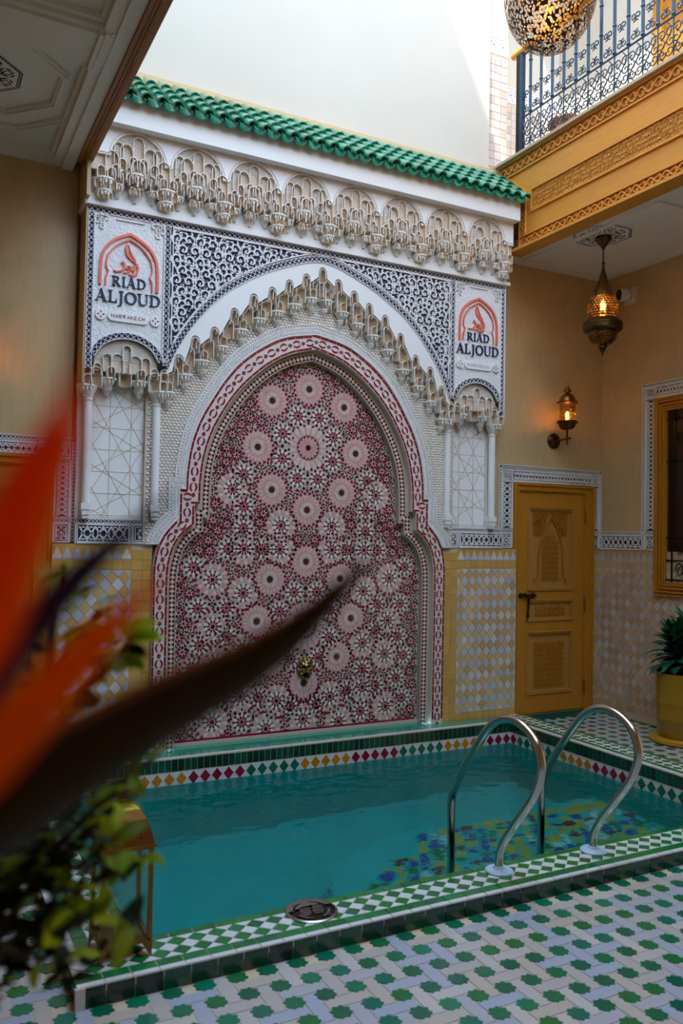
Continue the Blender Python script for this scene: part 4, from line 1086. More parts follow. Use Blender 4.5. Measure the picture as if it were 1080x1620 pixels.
def logo(xc, side, txtcol):
    s = thing('lettered_sign', (CX+xc, 5.80, 3.05), ('coral and navy RIAD ALJOUD emblem on the left stucco panel, beside the left gallery' if side < 0 else 'coral and navy RIAD ALJOUD emblem on the right stucco panel, nearest the carved wooden balcony'), 'sign', 'lettered signs on the facade')
    F = Fr((CX+xc, 5.80, 0), (1, 0, 0), (0, 0, 1), (0, -1, 0))
    right = [(0.2, 3.293), (0.2, 3.40), (0.19, 3.50), (0.155, 3.575), (0.085, 3.635), (0.0, 3.675)]
    right = [right[0]] + smooth_curve(right[1:], 4); L = [(-x, z) for x, z in right]
    MB().ribbon(F, L + right[::-1][1:], 0.018, 0, 0.014).build('arch_outline', 'logo_orange', s)
    ri = [(0.163, 3.293), (0.162, 3.352), (0.147, 3.385), (0.145, 3.395), (0.160, 3.425), (0.160, 3.46)] + smooth_curve([(0.150, 3.51), (0.105, 3.57), (0.055, 3.61), (0.0, 3.637)], 4)
    MB().ribbon(F, [(-x, z) for x, z in ri] + ri[::-1][1:], 0.0085, 0, 0.012).build('inner_arch_outline', 'logo_orange', s)
    m = MB()
    for pts, wd in (([(-0.016, 3.618), (-0.028, 3.575), (-0.016, 3.530), (0.012, 3.500), (0.034, 3.485)], [0.002, 0.016, 0.018, 0.015, 0.008]),
                    ([(-0.010, 3.600), (0.004, 3.555), (0.022, 3.520), (0.040, 3.495), (0.036, 3.470)], [0.002, 0.010, 0.013, 0.012, 0.010]),
                    ([(0.036, 3.478), (0.052, 3.470), (0.060, 3.440), (0.050, 3.400), (0.022, 3.385), (-0.004, 3.392)], [0.008, 0.013, 0.014, 0.013, 0.010, 0.006]),
                    ([(0.040, 3.462), (0.034, 3.430), (0.012, 3.425), (0.008, 3.445), (0.024, 3.452)], [0.010, 0.012, 0.010, 0.009, 0.008]),
                    ([(-0.018, 3.448), (-0.002, 3.446), (0.002, 3.430), (-0.012, 3.424), (-0.020, 3.436), (-0.012, 3.448), (0.002, 3.420), (-0.018, 3.402), (-0.040, 3.398)], [0.009]*6+[0.010, 0.010, 0.005]),
                    ([(-0.060, 3.462), (-0.048, 3.476), (-0.034, 3.462), (-0.034, 3.432), (-0.058, 3.408), (-0.092, 3.400), (-0.110, 3.404)], [0.006, 0.012, 0.014, 0.014, 0.012, 0.010, 0.003])):
        m.ribbon(F, pts, wd, 0, 0.012)
    m.prism(F, [(0.020, 3.412), (0.028, 3.404), (0.036, 3.412), (0.028, 3.420)], 0, 0.012)
    m.build('calligraphy', 'logo_orange', s)
    word(s, F, 'RIAD', -0.120, 0.122, 3.298, 3.302, 0.070, txtcol)
    word(s, F, 'ALJOUD', -0.228, 0.228, 3.180, 3.190, 0.082, txtcol, 0.02)
    m = MB(); a, b, r = -0.112, 0.112, 0.036
    m.prism(F, arc(b, 3.086, r, -PI/2, PI/2, 8) + arc(a, 3.086, r, PI/2, 3*PI/2, 8), 0, 0.012, 0.03); pl = m.build('name_plate', 'smooth_white', s)
    for sx in (-1, 1):
        m = MB().prism(F, disc(sx*0.190, 3.086, 0.040, 18), 0, 0.012, 0.06); d_ = m.build('medallion', 'smooth_white', s)
        m = MB()
        for q in range(4):
            a_ = q*PI/2; m.prism(F, petal(sx*0.190, 3.086, a_, 0.010, 0.028, 0.012, 0.35), 0.010, 0.014)
        m.build('cross_mark', 'logo_red', d_)
    m = MB(); x = -0.118; 
    for c in 'MARRAKECH':
        for st in SANS[c]: m.ribbon(F, [(x+u*0.0185, 3.075+v*0.023) for u, v in st], 0.0034, 0.010, 0.0145)
        x += 0.0268
    m.build('lettering', 'logo_red' if side < 0 else 'dado_pale', pl)
logo(-1.513, -1, 'logo_navy'); logo(1.513, 1, 'logo_navy')

# ================================================================== lion head spout
lion = thing('lion_head_spout', (2.83, 6.0, 0.52), 'small brass lion head water spout in the middle of the mosaic', 'spout')
def lion_h(u, v):      # u right, v up, unit disc -> height of the relief
    r = math.hypot(u, v); g = lambda a, b, sx, sy, k: k*math.exp(-((u-a)/sx)**2-((v-b)/sy)**2)
    h = 0.42*math.sqrt(max(0, 1-min(1, r)**3))
    th = math.atan2(v, u)
    if r > 0.60: h += 0.16*math.sin(th*13+3*r)*min(1, (r-0.60)/0.12)*(1-max(0, (r-0.88)/0.12))
    h += g(0, -0.02, 0.15, 0.34, 0.40) + g(0, -0.24, 0.17, 0.11, 0.30) + g(0.21, -0.33, 0.17, 0.15, 0.30) + g(-0.21, -0.33, 0.17, 0.15, 0.30)
    h += g(0.26, 0.30, 0.20, 0.09, 0.30) + g(-0.26, 0.30, 0.20, 0.09, 0.30) - g(0.27, 0.12, 0.13, 0.09, 0.42) - g(-0.27, 0.12, 0.13, 0.09, 0.42)
    h += g(0, 0.5, 0.22, 0.2, 0.14) - g(0, -0.58, 0.24, 0.085, 0.75) + g(0, -0.78, 0.22, 0.10, 0.34)
    return max(0.0, h)
m = MB(); nr, na = 26, 72; vs = [(2.83, 6.012-0.075*lion_h(0, 0), 0.525)]
for i in range(1, nr+1):
    for k in range(na):
        u = i/nr*math.cos(2*PI*k/na); v = i/nr*math.sin(2*PI*k/na); vs.append((2.83+u*0.072, 6.012-0.075*lion_h(u, v), 0.525+v*0.090))
fs = [(0, 1+(k+1) % na, 1+k) for k in range(na)] + [(1+(i-1)*na+k, 1+(i-1)*na+(k+1) % na, 1+i*na+(k+1) % na, 1+i*na+k) for i in range(1, nr) for k in range(na)]
m.add(vs, [f[::-1] for f in fs] if False else fs)
m.build('head', 'lion_brass', lion, smooth=0.9)
for sx in (-1, 1):
    MB().lathe([(0.016, 0.0), (0.017, 0.010), (0.012, 0.020), (0.006, 0.016), (0.0, 0.012)], (2.83+sx*0.046, 5.985, 0.578), 12, axis=(sx*0.35, -0.75, 0.55)).build('ear', 'lion_brass', lion, smooth=0.9)
    MB().lathe([(0.0075, 0.0), (0.006, 0.005), (0.0, 0.007)], (2.83+sx*0.0195, 5.985, 0.537), 10, axis=(0, -1, 0)).build('eye', 'black_gloss', lion, smooth=0.9)
MB().prism(Fr((2.83, 5.988, 0), (1, 0, 0), (0, 0, 1), (0, -1, 0)), [(x, z) for x, z in arc(0, 0.473, 0.017, 0, 2*PI, 12, 0.0085)[:-1]], -0.01, 0.004).build('mouth', 'black_gloss', lion)
MB().tube([(2.83, 5.99, 0.472), (2.83, 5.955, 0.470), (2.83, 5.935, 0.462)], 0.009, 10).build('spout_pipe', 'brass_dark', lion)

# ================================================================== doors
def make_door(x0, x1, nm, label, ground, hinge_right=True):
    """frame x0..x1 outside, top at 2.105, standing in the back wall; leaf with carved panels"""
    d = thing(nm, ((x0+x1)/2, 6.0, 0.0), label, 'door', kind='structure')
    F = Fr((x0, 6.0, 0), (1, 0, 0), (0, 0, 1), (0, -1, 0)); W = x1-x0
    o = [(0, -0.03), (0, 2.105), (W, 2.105), (W, -0.03)]
    m = MB(); m.plate(F, [[(0, -0.03), (0.050, -0.03), (0.050, 2.03), (W-0.115, 2.03), (W-0.115, -0.03), (W, -0.03), (W, 2.105), (0, 2.105)][::-1]], 0.0, 0.035)
    m.ribbon(F, [(0.012, -0.03), (0.012, 2.09), (W-0.012, 2.09), (W-0.012, -0.03)], 0.020, 0, 0.050)
    m.ribbon(F, [(0.044, -0.03), (0.044, 2.045), (W-0.105, 2.045), (W-0.105, -0.03)], 0.016, 0, 0.044)
    m.ribbon(F, [(W-0.055, -0.03), (W-0.055, 2.07)], 0.012, 0, 0.042)
    m.build('door_frame', 'wood', d)
    m = MB()
    for k in range(110): m.prism(F, [(0.025, -0.02+k*0.0192), (0.037, -0.012+k*0.0192), (0.037, -0.002+k*0.0192), (0.025, -0.009+k*0.0192)], 0.03, 0.042)
    m.build('rope_bead', 'wood', d, kind='stuff')
    l0, l1 = 0.052, W-0.117
    lf = MB(); 
    pa = [(0.168, 1.105, W-0.235, 1.893), (0.168, 0.825, W-0.235, 1.035), (0.160, 0.148, W-0.240, 0.735)]
    hole = lambda q: [(q[0]+.03, q[1]+.03), (q[2]-.03, q[1]+.03), (q[2]-.03, q[3]-.03), (q[0]+.03, q[3]-.03)]
    lf.plate(F, [[(l0, -0.02), (l1, -0.02), (l1, 2.028), (l0, 2.028)]] + [hole(q) for q in pa], -0.01, 0.018)
    leaf = lf.build('door_leaf', 'wood', d)
    for qi, q in enumerate(pa):
        m = MB().plate(F, [hole(q)], -0.02, 0.002)
        for off, wd, h in ((0.010, 0.012, 0.030), (0.026, 0.010, 0.024)): m.ribbon(F, [(q[0]+off, q[1]+off), (q[2]-off, q[1]+off), (q[2]-off, q[3]-off), (q[0]+off, q[3]-off)], wd, 0.0, h, True)
        pn = m.build('door_panel', 'wood_carved', leaf)
        m = MB()
        n = int((q[3]-q[1]-.04)/0.014)
        for k in range(n):
            for xx in (q[0]+0.018, q[2]-0.018): m.prism(F, disc(xx, q[1]+0.025+k*0.014, 0.005, 5), 0.015, 0.026)
        n = int((q[2]-q[0]-.04)/0.014)
        for k in range(n):
            for zz in (q[1]+0.018, q[3]-0.018): m.prism(F, disc(q[0]+0.025+k*0.014, zz, 0.005, 5), 0.015, 0.026)
        c = (q[0]+q[2])/2
        if qi == 0:
            z0, zt = 1.20, 1.80; hw = 0.15
            half = [(0.19, 1.175), (0.19, 1.215), (0.165, 1.235), (0.15, 1.30), (0.148, 1.45), (0.125, 1.58), (0.085, 1.68), (0.04, 1.75), (0.0, 1.80)]
            full_ = [(c+x, z) for x, z in half] + [(c-x, z) for x, z in half[::-1][1:]]
            m.ribbon(F, full_, 0.014, 0.0, 0.022)
            for x, z, a in resample(full_[2:-2], 0.017): m.prism(F, disc(x, z, 0.009, 6), 0.01, 0.030, 0.3)
            rr = random.Random(4)
            for sx in (-1, 1):                              # carved leaves in the spandrels
                for i in range(6):
                    for j in range(8):
                        x = c+sx*(0.03+i*0.032); z = 1.855-j*0.030
                        if abs(x-c) > 0.235-0.02 or z < 1.80-(abs(x-c)/0.15)**1.6*0.28+0.03: continue
                        a = rr.uniform(0, PI); m.prism(F, petal(x, z, a, -0.016, 0.016, 0.013), 0.0, 0.020, 0.3); m.ribbon(F, arc(x, z, 0.015, a, a+4.2, 7), 0.006, 0, 0.018)
            rows, cols_, zc0, sx_, sz_ = 9, 5, 1.23, 0.040, 0.048
        elif qi == 2: rows, cols_, zc0, sx_, sz_ = 9, 9, 0.235, 0.040, 0.048
        else: rows, cols_, zc0, sx_, sz_ = 2, 9, 0.90, 0.040, 0.045
        for j in range(rows):
            for i in range(cols_):
                x = c+(i-(cols_-1)/2)*sx_; z = zc0+j*sz_
                if qi == 0 and abs(x-c) > 0.135*max(0.1, 1-((z-1.2)/0.62)**2): continue
                if qi == 1 and (abs(x-c) > 0.19): continue
                if abs(x-c) > 0.175: continue
                m.ribbon(F, [(x-0.014, z), (x, z-0.016), (x+0.014, z), (x, z+0.016)], 0.006, 0, 0.013, True)
                m.ribbon(F, [(x-0.020, z-0.024), (x-0.004, z-0.024)], 0.006, 0, 0.013); m.ribbon(F, [(x+0.02, z-0.022), (x+0.02, z-0.004)], 0.006, 0, 0.013)
        m.build('panel_carving', 'wood', pn, kind='stuff')
    xs = 1 if hinge_right else -1
    m = MB(); hz = 1.068; hx = l0+0.01
    m.box(x0+hx-0.02, x0+hx+0.20, 5.955, 5.972, hz-0.010, hz+0.010); m.lathe([(0.020, 0), (0.020, 0.02)], (x0+hx+0.085, 5.985, hz-0.0), 14, axis=(0, -1, 0))
    m.tube([(x0+hx+0.085, 5.955, hz), (x0+hx+0.105, 5.945, hz-0.03), (x0+hx+0.10, 5.948, hz-0.12), (x0+hx+0.098, 5.952, hz-0.17)], [0.010, 0.012, 0.010, 0.008], 8)
    m.lathe([(0.014, -0.02), (0.016, 0.0), (0.010, 0.02)], (x0+hx+0.098, 5.952, hz-0.18), 10)
    for q in (0.03, 0.17): m.box(x0+hx+q-0.012, x0+hx+q+0.012, 5.96, 5.984, hz-0.022, hz+0.022)
    m.build('door_bolt', 'brass_dark', leaf, smooth=0.6)
    for z in (0.19, 0.97, 1.81):
        MB().lathe([(0.004, -0.075), (0.011, -0.06), (0.011, 0.06), (0.004, 0.075)], (x0+W-0.115, 5.955, z), 10).build('hinge', 'brass', d, smooth=0.6)
    return d
door1 = make_door(4.898, 5.873, 'door_1', 'honey coloured carved wooden door with a dark bolt right of the niche', 'black_ground')
door2 = make_door(-0.105, 0.868, 'door_2', 'carved wooden door at the left behind the orange flower', 'navy_ground')
struct('trim_4', MB().box(4.86, 5.90, 5.93, 6.0, -0.078, -0.022), 'dark_green', 'dark green tiled step under the wooden door on the right', 'step')
struct('trim_5', MB().box(-0.15, 0.90, 5.93, 6.0, -0.078, -0.022), 'dark_green', 'dark green tiled step under the door at the left', 'step')
# carved white surrounds of the doors
def surround(nm, label, pieces, lat, ground, dz=0.0):
    t = thing(nm, (pieces[0][0].o.x, pieces[0][0].o.y, 1.5), label, 'carved trim', kind='structure')
    for fr, L, H in pieces:
        m = MB(); carved_band(m, fr, L, H); m.build('carved_band', ['carved_white', ground], t)
    for fr, path, wd in lat:
        m = MB(); lattice(m, fr, path, wd, 0.026); m.build('lattice_strip', ['carved_white', ground], t)
BK = lambda x, z: Fr((x, 5.99, z), (1, 0, 0), (0, 0, 1), (0, -1, 0))
BKv = lambda x, z: Fr((x, 5.99, z), (0, 0, 1), (-1, 0, 0), (0, -1, 0))       # s runs up, t to the left
surround('trim_1', 'white carved plaster trim around the honey coloured door', [
    (BK(4.765, 2.115), 0.125, 0.105), (BK(4.895, 2.115), 0.955, 0.105), (BK(5.855, 2.115), 0.105, 0.105),
    (BKv(4.892, 1.68), 0.43, 0.125), (BK(4.765, 1.505), 0.127, 0.135), (BKv(5.965, 1.68), 0.43, 0.088), (BK(5.878, 1.505), 0.088, 0.135)],
    [(FWORLD(5.985), [(4.748, 1.51), (4.748, 2.243), (5.978, 2.243), (5.978, 1.51)], 0.028), (FWORLD(5.985), [(4.76, 1.658), (4.894, 1.658)], 0.028), (FWORLD(5.985), [(5.876, 1.658), (5.97, 1.658)], 0.028)], 'black_ground')
surround('trim_2', 'white carved plaster trim with navy lattice around the left door', [
    (BK(-0.10, 2.09), 0.86, 0.105), (BK(0.765, 2.09), 0.215, 0.105), (BKv(0.985, 1.68), 0.40, 0.108), (BK(0.876, 1.505), 0.109, 0.135)],
    [(FWORLD(5.985), [(-0.15, 2.218), (1.003, 2.218), (1.003, 1.51)], 0.030), (FWORLD(5.985), [(0.874, 1.658), (0.99, 1.658)], 0.028)], 'navy_ground')

# ================================================================== zellige dado
def dado(nm, label, fr, s0, s1, top, n_plain_left=1, pale='dado_pale', plain_right=0.05, warm='dado_ochre', n_plain_right=0):
    """panel of square zellige set on the point, with a merlon row and plain ochre bands; fr: s along, t up"""
    t = thing(nm, tuple(fr.P((s0+s1)/2, 0, 0)), label, 'dado', kind='structure')
    MB().prism(fr, [(s0, -0.07), (s1, -0.07), (s1, top), (s0, top)], -0.02, 0.0).build('tile_bed', 'grout', t)
    F0 = Fr((0, 0, 0), fr.a, fr.b, fr.n)
    def tile(me, name, s, z): put(me, name, t, fr.P(s, z, 0))
    sq = MB().prism(F0, rect(0.0355, 0.0355), -0.003, 0.004, 0.03).mesh('plain_tile', 'dado_plain' if warm == 'dado_ochre' else warm)
    a0 = s0+0.075*n_plain_left; a1 = s1-plain_right
    z = 0.0
    for k in range(int((top-0.01)/0.073)):
        for q in range(n_plain_left): tile(sq, 'plain_tile', s0+0.0375+q*0.075, 0.035+k*0.073)
        for q in range(n_plain_right): tile(sq, 'plain_tile', s1-0.0375-q*0.075, 0.035+k*0.073)
    W = a1-a0; n = max(1, round(W/0.072)); st = W/n
    b1 = MB().prism(F0, rect(st/2-0.001, 0.034), -0.003, 0.004, 0.03).mesh('plain_tile', 'dado_plain' if warm == 'dado_ochre' else warm)
    mer = MB().prism(F0, [(-st*.45, -0.045), (st*.45, -0.045), (st*.42, -0.015), (st*.25, -0.010), (st*.22, 0.012), (st*.10, 0.018), (0, 0.045), (-st*.10, 0.018), (-st*.22, 0.012), (-st*.25, -0.010), (-st*.42, -0.015)], -0.003, 0.004).mesh('merlon_tile', pale)
    MB().prism(fr, [(a0, top-0.105), (a1, top-0.105), (a1, top), (a0, top)], 0.0, 0.002).build('merlon_ground', 'dado_plain' if warm == 'dado_ochre' else 'dado_peach', t)
    for k in range(n):
        s = a0+(k+.5)*st; tile(b1, 'plain_tile', s, top-0.145); tile(b1, 'plain_tile', s, 0.03); tile(mer, 'merlon_tile', s, top-0.057)
    dz = 0.104; dx = W/max(1, round(W/0.0865)); e = 0.475
    lo, hi = 0.066, top-0.182; rows = round((hi-lo)/dz); dz = (hi-lo)/rows
    dm = [MB().prism(F0, [(dx*e, 0), (0, dz*e), (-dx*e, 0), (0, -dz*e)], -0.003, 0.004, 0.04).mesh('lozenge_tile', c) for c in (warm, pale)]
    tri = {k: MB().prism(F0, q, -0.003, 0.004, 0.04).mesh('edge_tile', pale) for k, q in {'u': [(-dx*e, 0), (dx*e, 0), (0, dz*e)], 'd': [(-dx*e, 0), (0, -dz*e), (dx*e, 0)], 'r': [(0, -dz*e), (dx*e, 0), (0, dz*e)], 'l': [(0, -dz*e), (0, dz*e), (-dx*e, 0)]}.items()}
    nc_ = round(W/dx); cnt = 0
    for j in range(rows):
        for i in range(nc_): tile(dm[0], 'lozenge_tile', a0+(i+.5)*dx, lo+(j+.5)*dz); cnt += 1
    for j in range(rows+1):
        for i in range(nc_+1):
            s, z = a0+i*dx, lo+j*dz
            if 0 < i < nc_ and 0 < j < rows: tile(dm[1], 'lozenge_tile_pale' if False else 'pale_lozenge_tile', s, z)
            elif 0 < i < nc_: tile(tri['u' if j == 0 else 'd'], 'edge_tile', s, z)
            elif 0 < j < rows: tile(tri['r' if i == 0 else 'l'], 'edge_tile', s, z)
    return t
dado('trim_6', 'ochre and lilac zellige dado between the niche and the wooden door', Fr((CX, 5.93, 0), (1,0,0), (0,0,1), (0,-1,0)), 1.268, 2.068, 1.497, 2, plain_right=0.0)
dado('trim_7', 'ochre and white zellige dado left of the niche behind the plant', Fr((CX, 5.93, 0), (1,0,0), (0,0,1), (0,-1,0)), -1.96, -1.268, 1.497, 0, plain_right=0.15, n_plain_right=2)
dado('trim_8', 'pale zellige dado under the window on the right wall', Fr((5.985, 5.985, 0), (0,-1,0), (0,0,1), (-1,0,0)), 0.0, 1.75, 1.497, 0, 'dado_grey', 0.0, 'dado_peach')
dado('trim_9', 'narrow zellige strip in the corner beside the wooden door', Fr((5.875, 5.98, 0), (1,0,0), (0,0,1), (0,-1,0)), 0.0, 0.11, 1.497, 0, 'dado_grey', 0.0, 'dado_peach')

# ================================================================== window on the right wall
WY0, WY1, WZ0, WZ1 = 5.312, 3.95, 1.10, 2.885
win = thing('window_1', (6.0, 4.63, 1.1), 'tall wooden window with dark scrolled grille on the right wall', 'window', kind='structure')
FXr = Fr((6.0, WY0, 0), (0,-1,0), (0,0,1), (-1,0,0)); L_ = WY0-WY1
def wl(o): return [(o, WZ0+o), (L_-o, WZ0+o), (L_-o, WZ1-o), (o, WZ1-o)]
m = MB()
m.plate(FXr, [wl(0.0), wl(0.125)], 0.0, 0.03)
for o_, wd, h in ((0.012, 0.022, 0.045), (0.040, 0.020, 0.055), (0.072, 0.018, 0.048), (0.100, 0.016, 0.040), (0.120, 0.012, 0.034)): m.ribbon(FXr, wl(o_), wd, 0.0, h, True)
m.build('window_frame', 'wood', win)
MB().prism(FXr, wl(0.12), -0.01, 0.006).build('window_pane', 'window_dark', win)
m = MB()
for q in (0.19, 0.42, 0.65, 0.88, 1.11): m.tube([FXr.P(q, WZ0+0.13, 0.028), FXr.P(q, WZ1-0.13, 0.028)], 0.008, 6)
for z in (1.25, 1.42, 1.62, 2.30, 2.68): m.tube([FXr.P(0.125, z, 0.026), FXr.P(L_-0.125, z, 0.026)], 0.007, 6)
for q in (0.30, 0.53, 0.76, 0.99):
    for z in (1.335, 1.52, 2.49):
        for sx in (-1, 1): m.tube([FXr.P(q+sx*(0.055-0.045*k/14*1.0)*math.cos(k*0.62)*0.8+sx*0.03, z+(0.070-0.05*k/14)*math.sin(k*0.62), 0.026) for k in range(15)], 0.005, 5)
m.build('grille', 'iron_black', win)
RT = lambda y, z: Fr((5.992, y, z), (0,-1,0), (0,0,1), (-1,0,0))
RTv = lambda y, z: Fr((5.992, y, z), (0,0,1), (0,1,0), (-1,0,0))
FXw = Fr((5.988, 0, 0), (0,-1,0), (0,0,1), (-1,0,0))
surround('trim_3', 'white carved plaster trim around the window on the right wall', [
    (RT(5.445, 2.895), 0.125, 0.105), (RT(5.315, 2.895), 1.36, 0.105), (RTv(5.318, 1.68), 1.20, 0.115), (RT(5.445, 1.505), 0.12, 0.135), (RT(5.99, 1.505), 0.515, 0.135)],
    [(FXw, [(-5.99, 1.658), (-5.32, 1.658)], 0.028), (FXw, [(-5.460, 1.508), (-5.460, 3.020), (-3.95, 3.020)], 0.028)], 'black_ground')

# ================================================================== wooden fascia of the balcony
fas = thing('balcony_fascia', (4.72, 3.0, 4.14), 'honey coloured carved wooden fascia along the edge of the balcony', 'fascia')
FF = Fr((4.72, 0, 0), (0, -1, 0), (0, 0, 1), (-1, 0, 0))      # s = -Y
out = [(-5.78, 4.135), (0.0, 4.135), (0.0, 4.985), (-6.10, 4.985), (-5.72, 4.655), (-5.72, 4.14)]
MB().prism(FF, out, -0.08, 0.0, back=True).build('fascia_board', 'wood_long', fas)
MB().box(4.64, 4.80, 0.0, 5.80, 4.118, 4.142).build('bottom_rail', 'wood_long', fas)
MB().box(4.66, 4.80, 0.0, 6.08, 4.982, 5.006).build('stone_cap', 'reveal_tile', fas)
m = MB()
for z, wd, h in ((4.985-0.008, 0.016, 0.022), (4.858, 0.014, 0.018), (4.163, 0.014, 0.018), (4.255, 0.014, 0.018)): m.ribbon(FF, [(-6.08 if z > 4.9 else (-5.93 if z > 4.8 else -5.70), z), (0, z)], wd, 0, h)
m.ribbon(FF, [(-5.885, 4.855), (-5.635, 4.64), (-5.635, 4.258)], 0.012, 0, 0.016); m.ribbon(FF, [(-6.085, 4.98), (-5.712, 4.655), (-5.712, 4.165)], 0.014, 0, 0.016)
m.ribbon(FF, [(-5.56, 4.635), (0, 4.635)], 0.020, 0, 0.020); m.ribbon(FF, [(-5.56, 4.445), (0, 4.445)], 0.018, 0, 0.018); m.ribbon(FF, [(-5.56, 4.625), (-5.56, 4.45)], 0.016, 0, 0.018)
m.build('moulding', 'wood_long', fas)
def vine(path, h, per):
    """running leaf scroll along a strip"""
    m = MB(); m.mi = 1; m.ribbon(FF, path, h*1.02, 0.0, 0.002); m.mi = 0; rs = resample(path, per/8)
    P_ = lambda k, v: (rs[k][0]-math.sin(rs[k][2])*v, rs[k][1]+math.cos(rs[k][2])*v)
    n = len(rs)
    m.ribbon(FF, [P_(k, h*0.32*math.sin(k*PI/4)) for k in range(n)], h*0.13, 0, 0.014)
    m.ribbon(FF, [P_(k, -h*0.32*math.sin(k*PI/4)) for k in range(n)], h*0.08, 0, 0.011)
    for k in range(4, n-2, 4):
        s_ = 1 if (k//4) % 2 else -1
        x, z = P_(k-2, -s_*h*0.16); a = rs[k][2]
        for da, ln_ in ((0.5, 0.34), (-0.5, 0.34), (0.0, 0.42), (2.3, .30), (-2.3, .30)): m.prism(FF, petal(x, z, a+da*1.3, 0.0, h*ln_*1.15, h*0.16), 0, 0.012, 0.2)
    return m
vine([(-5.98, 4.918), (0, 4.918)], 0.105, 0.16).build('carved_vine', ['wood_long', 'wood_dark'], fas, kind='stuff')
vine([(-5.68, 4.209), (0, 4.209)], 0.080, 0.14).build('carved_vine', ['wood_long', 'wood_dark'], fas, kind='stuff')
vine([(-5.985, 4.905), (-5.675, 4.635), (-5.675, 4.27)], 0.060, 0.12).build('carved_vine', ['wood_long', 'wood_dark'], fas, kind='stuff')
m = MB(); rnd = random.Random(9); m.mi = 1; m.prism(FF, [(-5.55, 4.452), (-0.5, 4.452), (-0.5, 4.628), (-5.55, 4.628)], 0.0, 0.002); m.mi = 0
for i in range(150):
    for j in range(5):
        s = -5.53+i*0.034+(j % 2)*0.017; z = 4.468+j*0.036
        if s > -0.6: continue
        a = rnd.uniform(0, PI); m.prism(FF, petal(s, z, a, -0.018, 0.018, 0.012), 0, 0.010, 0.3); m.ribbon(FF, arc(s, z, 0.015, a+1, a+4.5, 5), 0.005, 0, 0.009)
m.build('carved_frieze', ['wood_long', 'wood_carved'], fas, kind='stuff')
# the same kind of edge on the left, seen from below
fl_ = thing('gallery_fascia', (0.98, 3.0, 4.11), 'carved wooden edge board under the left gallery, seen from below', 'fascia')
MB().box(0.937, 1.018, 0.0, 5.80, 4.112, 4.985).build('fascia_board', 'wood_dark', fl_)
m = MB(); m.box(0.937, 0.958, 0.0, 5.78, 4.098, 4.115).box(0.966, 0.974, 0.0, 5.79, 4.104, 4.115).box(1.000, 1.030, 0.0, 5.80, 4.102, 4.150); m.build('moulding', 'wood_dark', fl_)
m = MB()
for k in range(200): m.box(0.987, 0.999, 1.0+k*0.0238, 1.014+k*0.0238, 4.103, 4.114)
m.build('rope_bead', 'wood', fl_, kind='stuff')
MB().box(0.93, 1.0, 0.0, 6.0, 4.985, 5.01).build('stone_cap', 'reveal_tile', fl_)
struct('trim_10', MB().box(0.94, 4.8, 0.0, 0.06, 4.10, 4.985), 'wood_long', 'wooden fascia of the gallery behind the viewer', 'fascia')

# ================================================================== balcony railing
rail = thing('balcony_railing', (4.78, 3.0, 5.0), 'blue wrought iron balcony railing with scrolls and a wooden handrail', 'railing')
RX = 4.775
MB().box(RX-0.018, RX+0.018, 5.752, 5.792, 5.0, 5.985).build('post', 'iron_blue', rail); MB().box(RX-0.018, RX+0.018, 5.795, 5.835, 5.0, 5.985).build('post', 'iron_black', rail)
MB().tube([(RX, 5.90, 6.00), (RX, 0.3, 6.00)], 0.034, 12).build('handrail', 'wood_long', rail, smooth=0.6)
for z, r in ((5.055, 0.009), (5.375, 0.008), (5.945, 0.008)): MB().tube([(RX, 5.76, z), (RX, 0.3, z)], r, 6).build('rail_bar', 'iron_blue', rail)
bal = MB(); bal.tube([(0, 0, 0.0), (0, 0, 0.34)], 0.006, 6).tube([(0, 0, 0.30), (0, 0, 0.34), (0, 0, 0.36), (0, 0, 0.82), (0, 0, 0.90)], [0.006, 0.014, 0.013, 0.013, 0.007], 8)
for z in (0.34, 0.56, 0.80): bal.lathe([(0.013, -0.012), (0.019, 0), (0.013, 0.012)], (0, 0, z), 8)
for s_ in (-1, 1):
    bal.tube([(0, s_*(0.028*math.sin(t*0.5)), 0.84+0.05*t/6) for t in range(7)], 0.0035, 4)
bal = bal.mesh('baluster', 'iron_blue', smooth=0.7)
def spiral(r, n, t0, s_, z0=0.0): return [(0, s_*(r*(1-k/n*0.85))*math.cos(t0+k*0.55), z0+(r*(1-k/n*0.85))*math.sin(t0+k*0.55)) for k in range(n)]
sc1 = MB(); sc1.tube([(0, y-0.022, z) for _, y, z in spiral(0.036, 15, -1.6, 1)], 0.0052, 5).tube([(0, y+0.022, z) for _, y, z in spiral(0.036, 15, -1.6, -1)], 0.0052, 5)
sc1 = sc1.mesh('scroll', 'iron_blue', smooth=0.9)
sc2 = MB()
for y0, z0, s_, t in ((0.035, 0.07, 1, 0), (-0.035, 0.07, -1, 0), (0.035, -0.07, 1, 3.1), (-0.035, -0.07, -1, 3.1), (0.045, 0.0, 1, 1.6), (-0.045, 0.0, -1, 1.6)):
    sc2.tube([(0, y+y0, z+z0) for _, y, z in spiral(0.043, 15, t, s_)], 0.0052, 5)
sc2.tube([(0, 0.05*math.sin(k*0.5), -0.145+k*0.0242) for k in range(13)], 0.0045, 5)
sc2 = sc2.mesh('scroll', 'iron_blue', smooth=0.9)
for k in range(26):
    y = 5.660-k*0.1415
    put(bal, 'baluster', rail, (RX, y, 5.055))
    put(sc1, 'scroll', rail, (RX, y+0.071, 5.575)); put(sc1, 'scroll', rail, (RX, y+0.071, 5.435), (PI, 0, 0)); put(sc2, 'scroll', rail, (RX, y+0.071, 5.215))
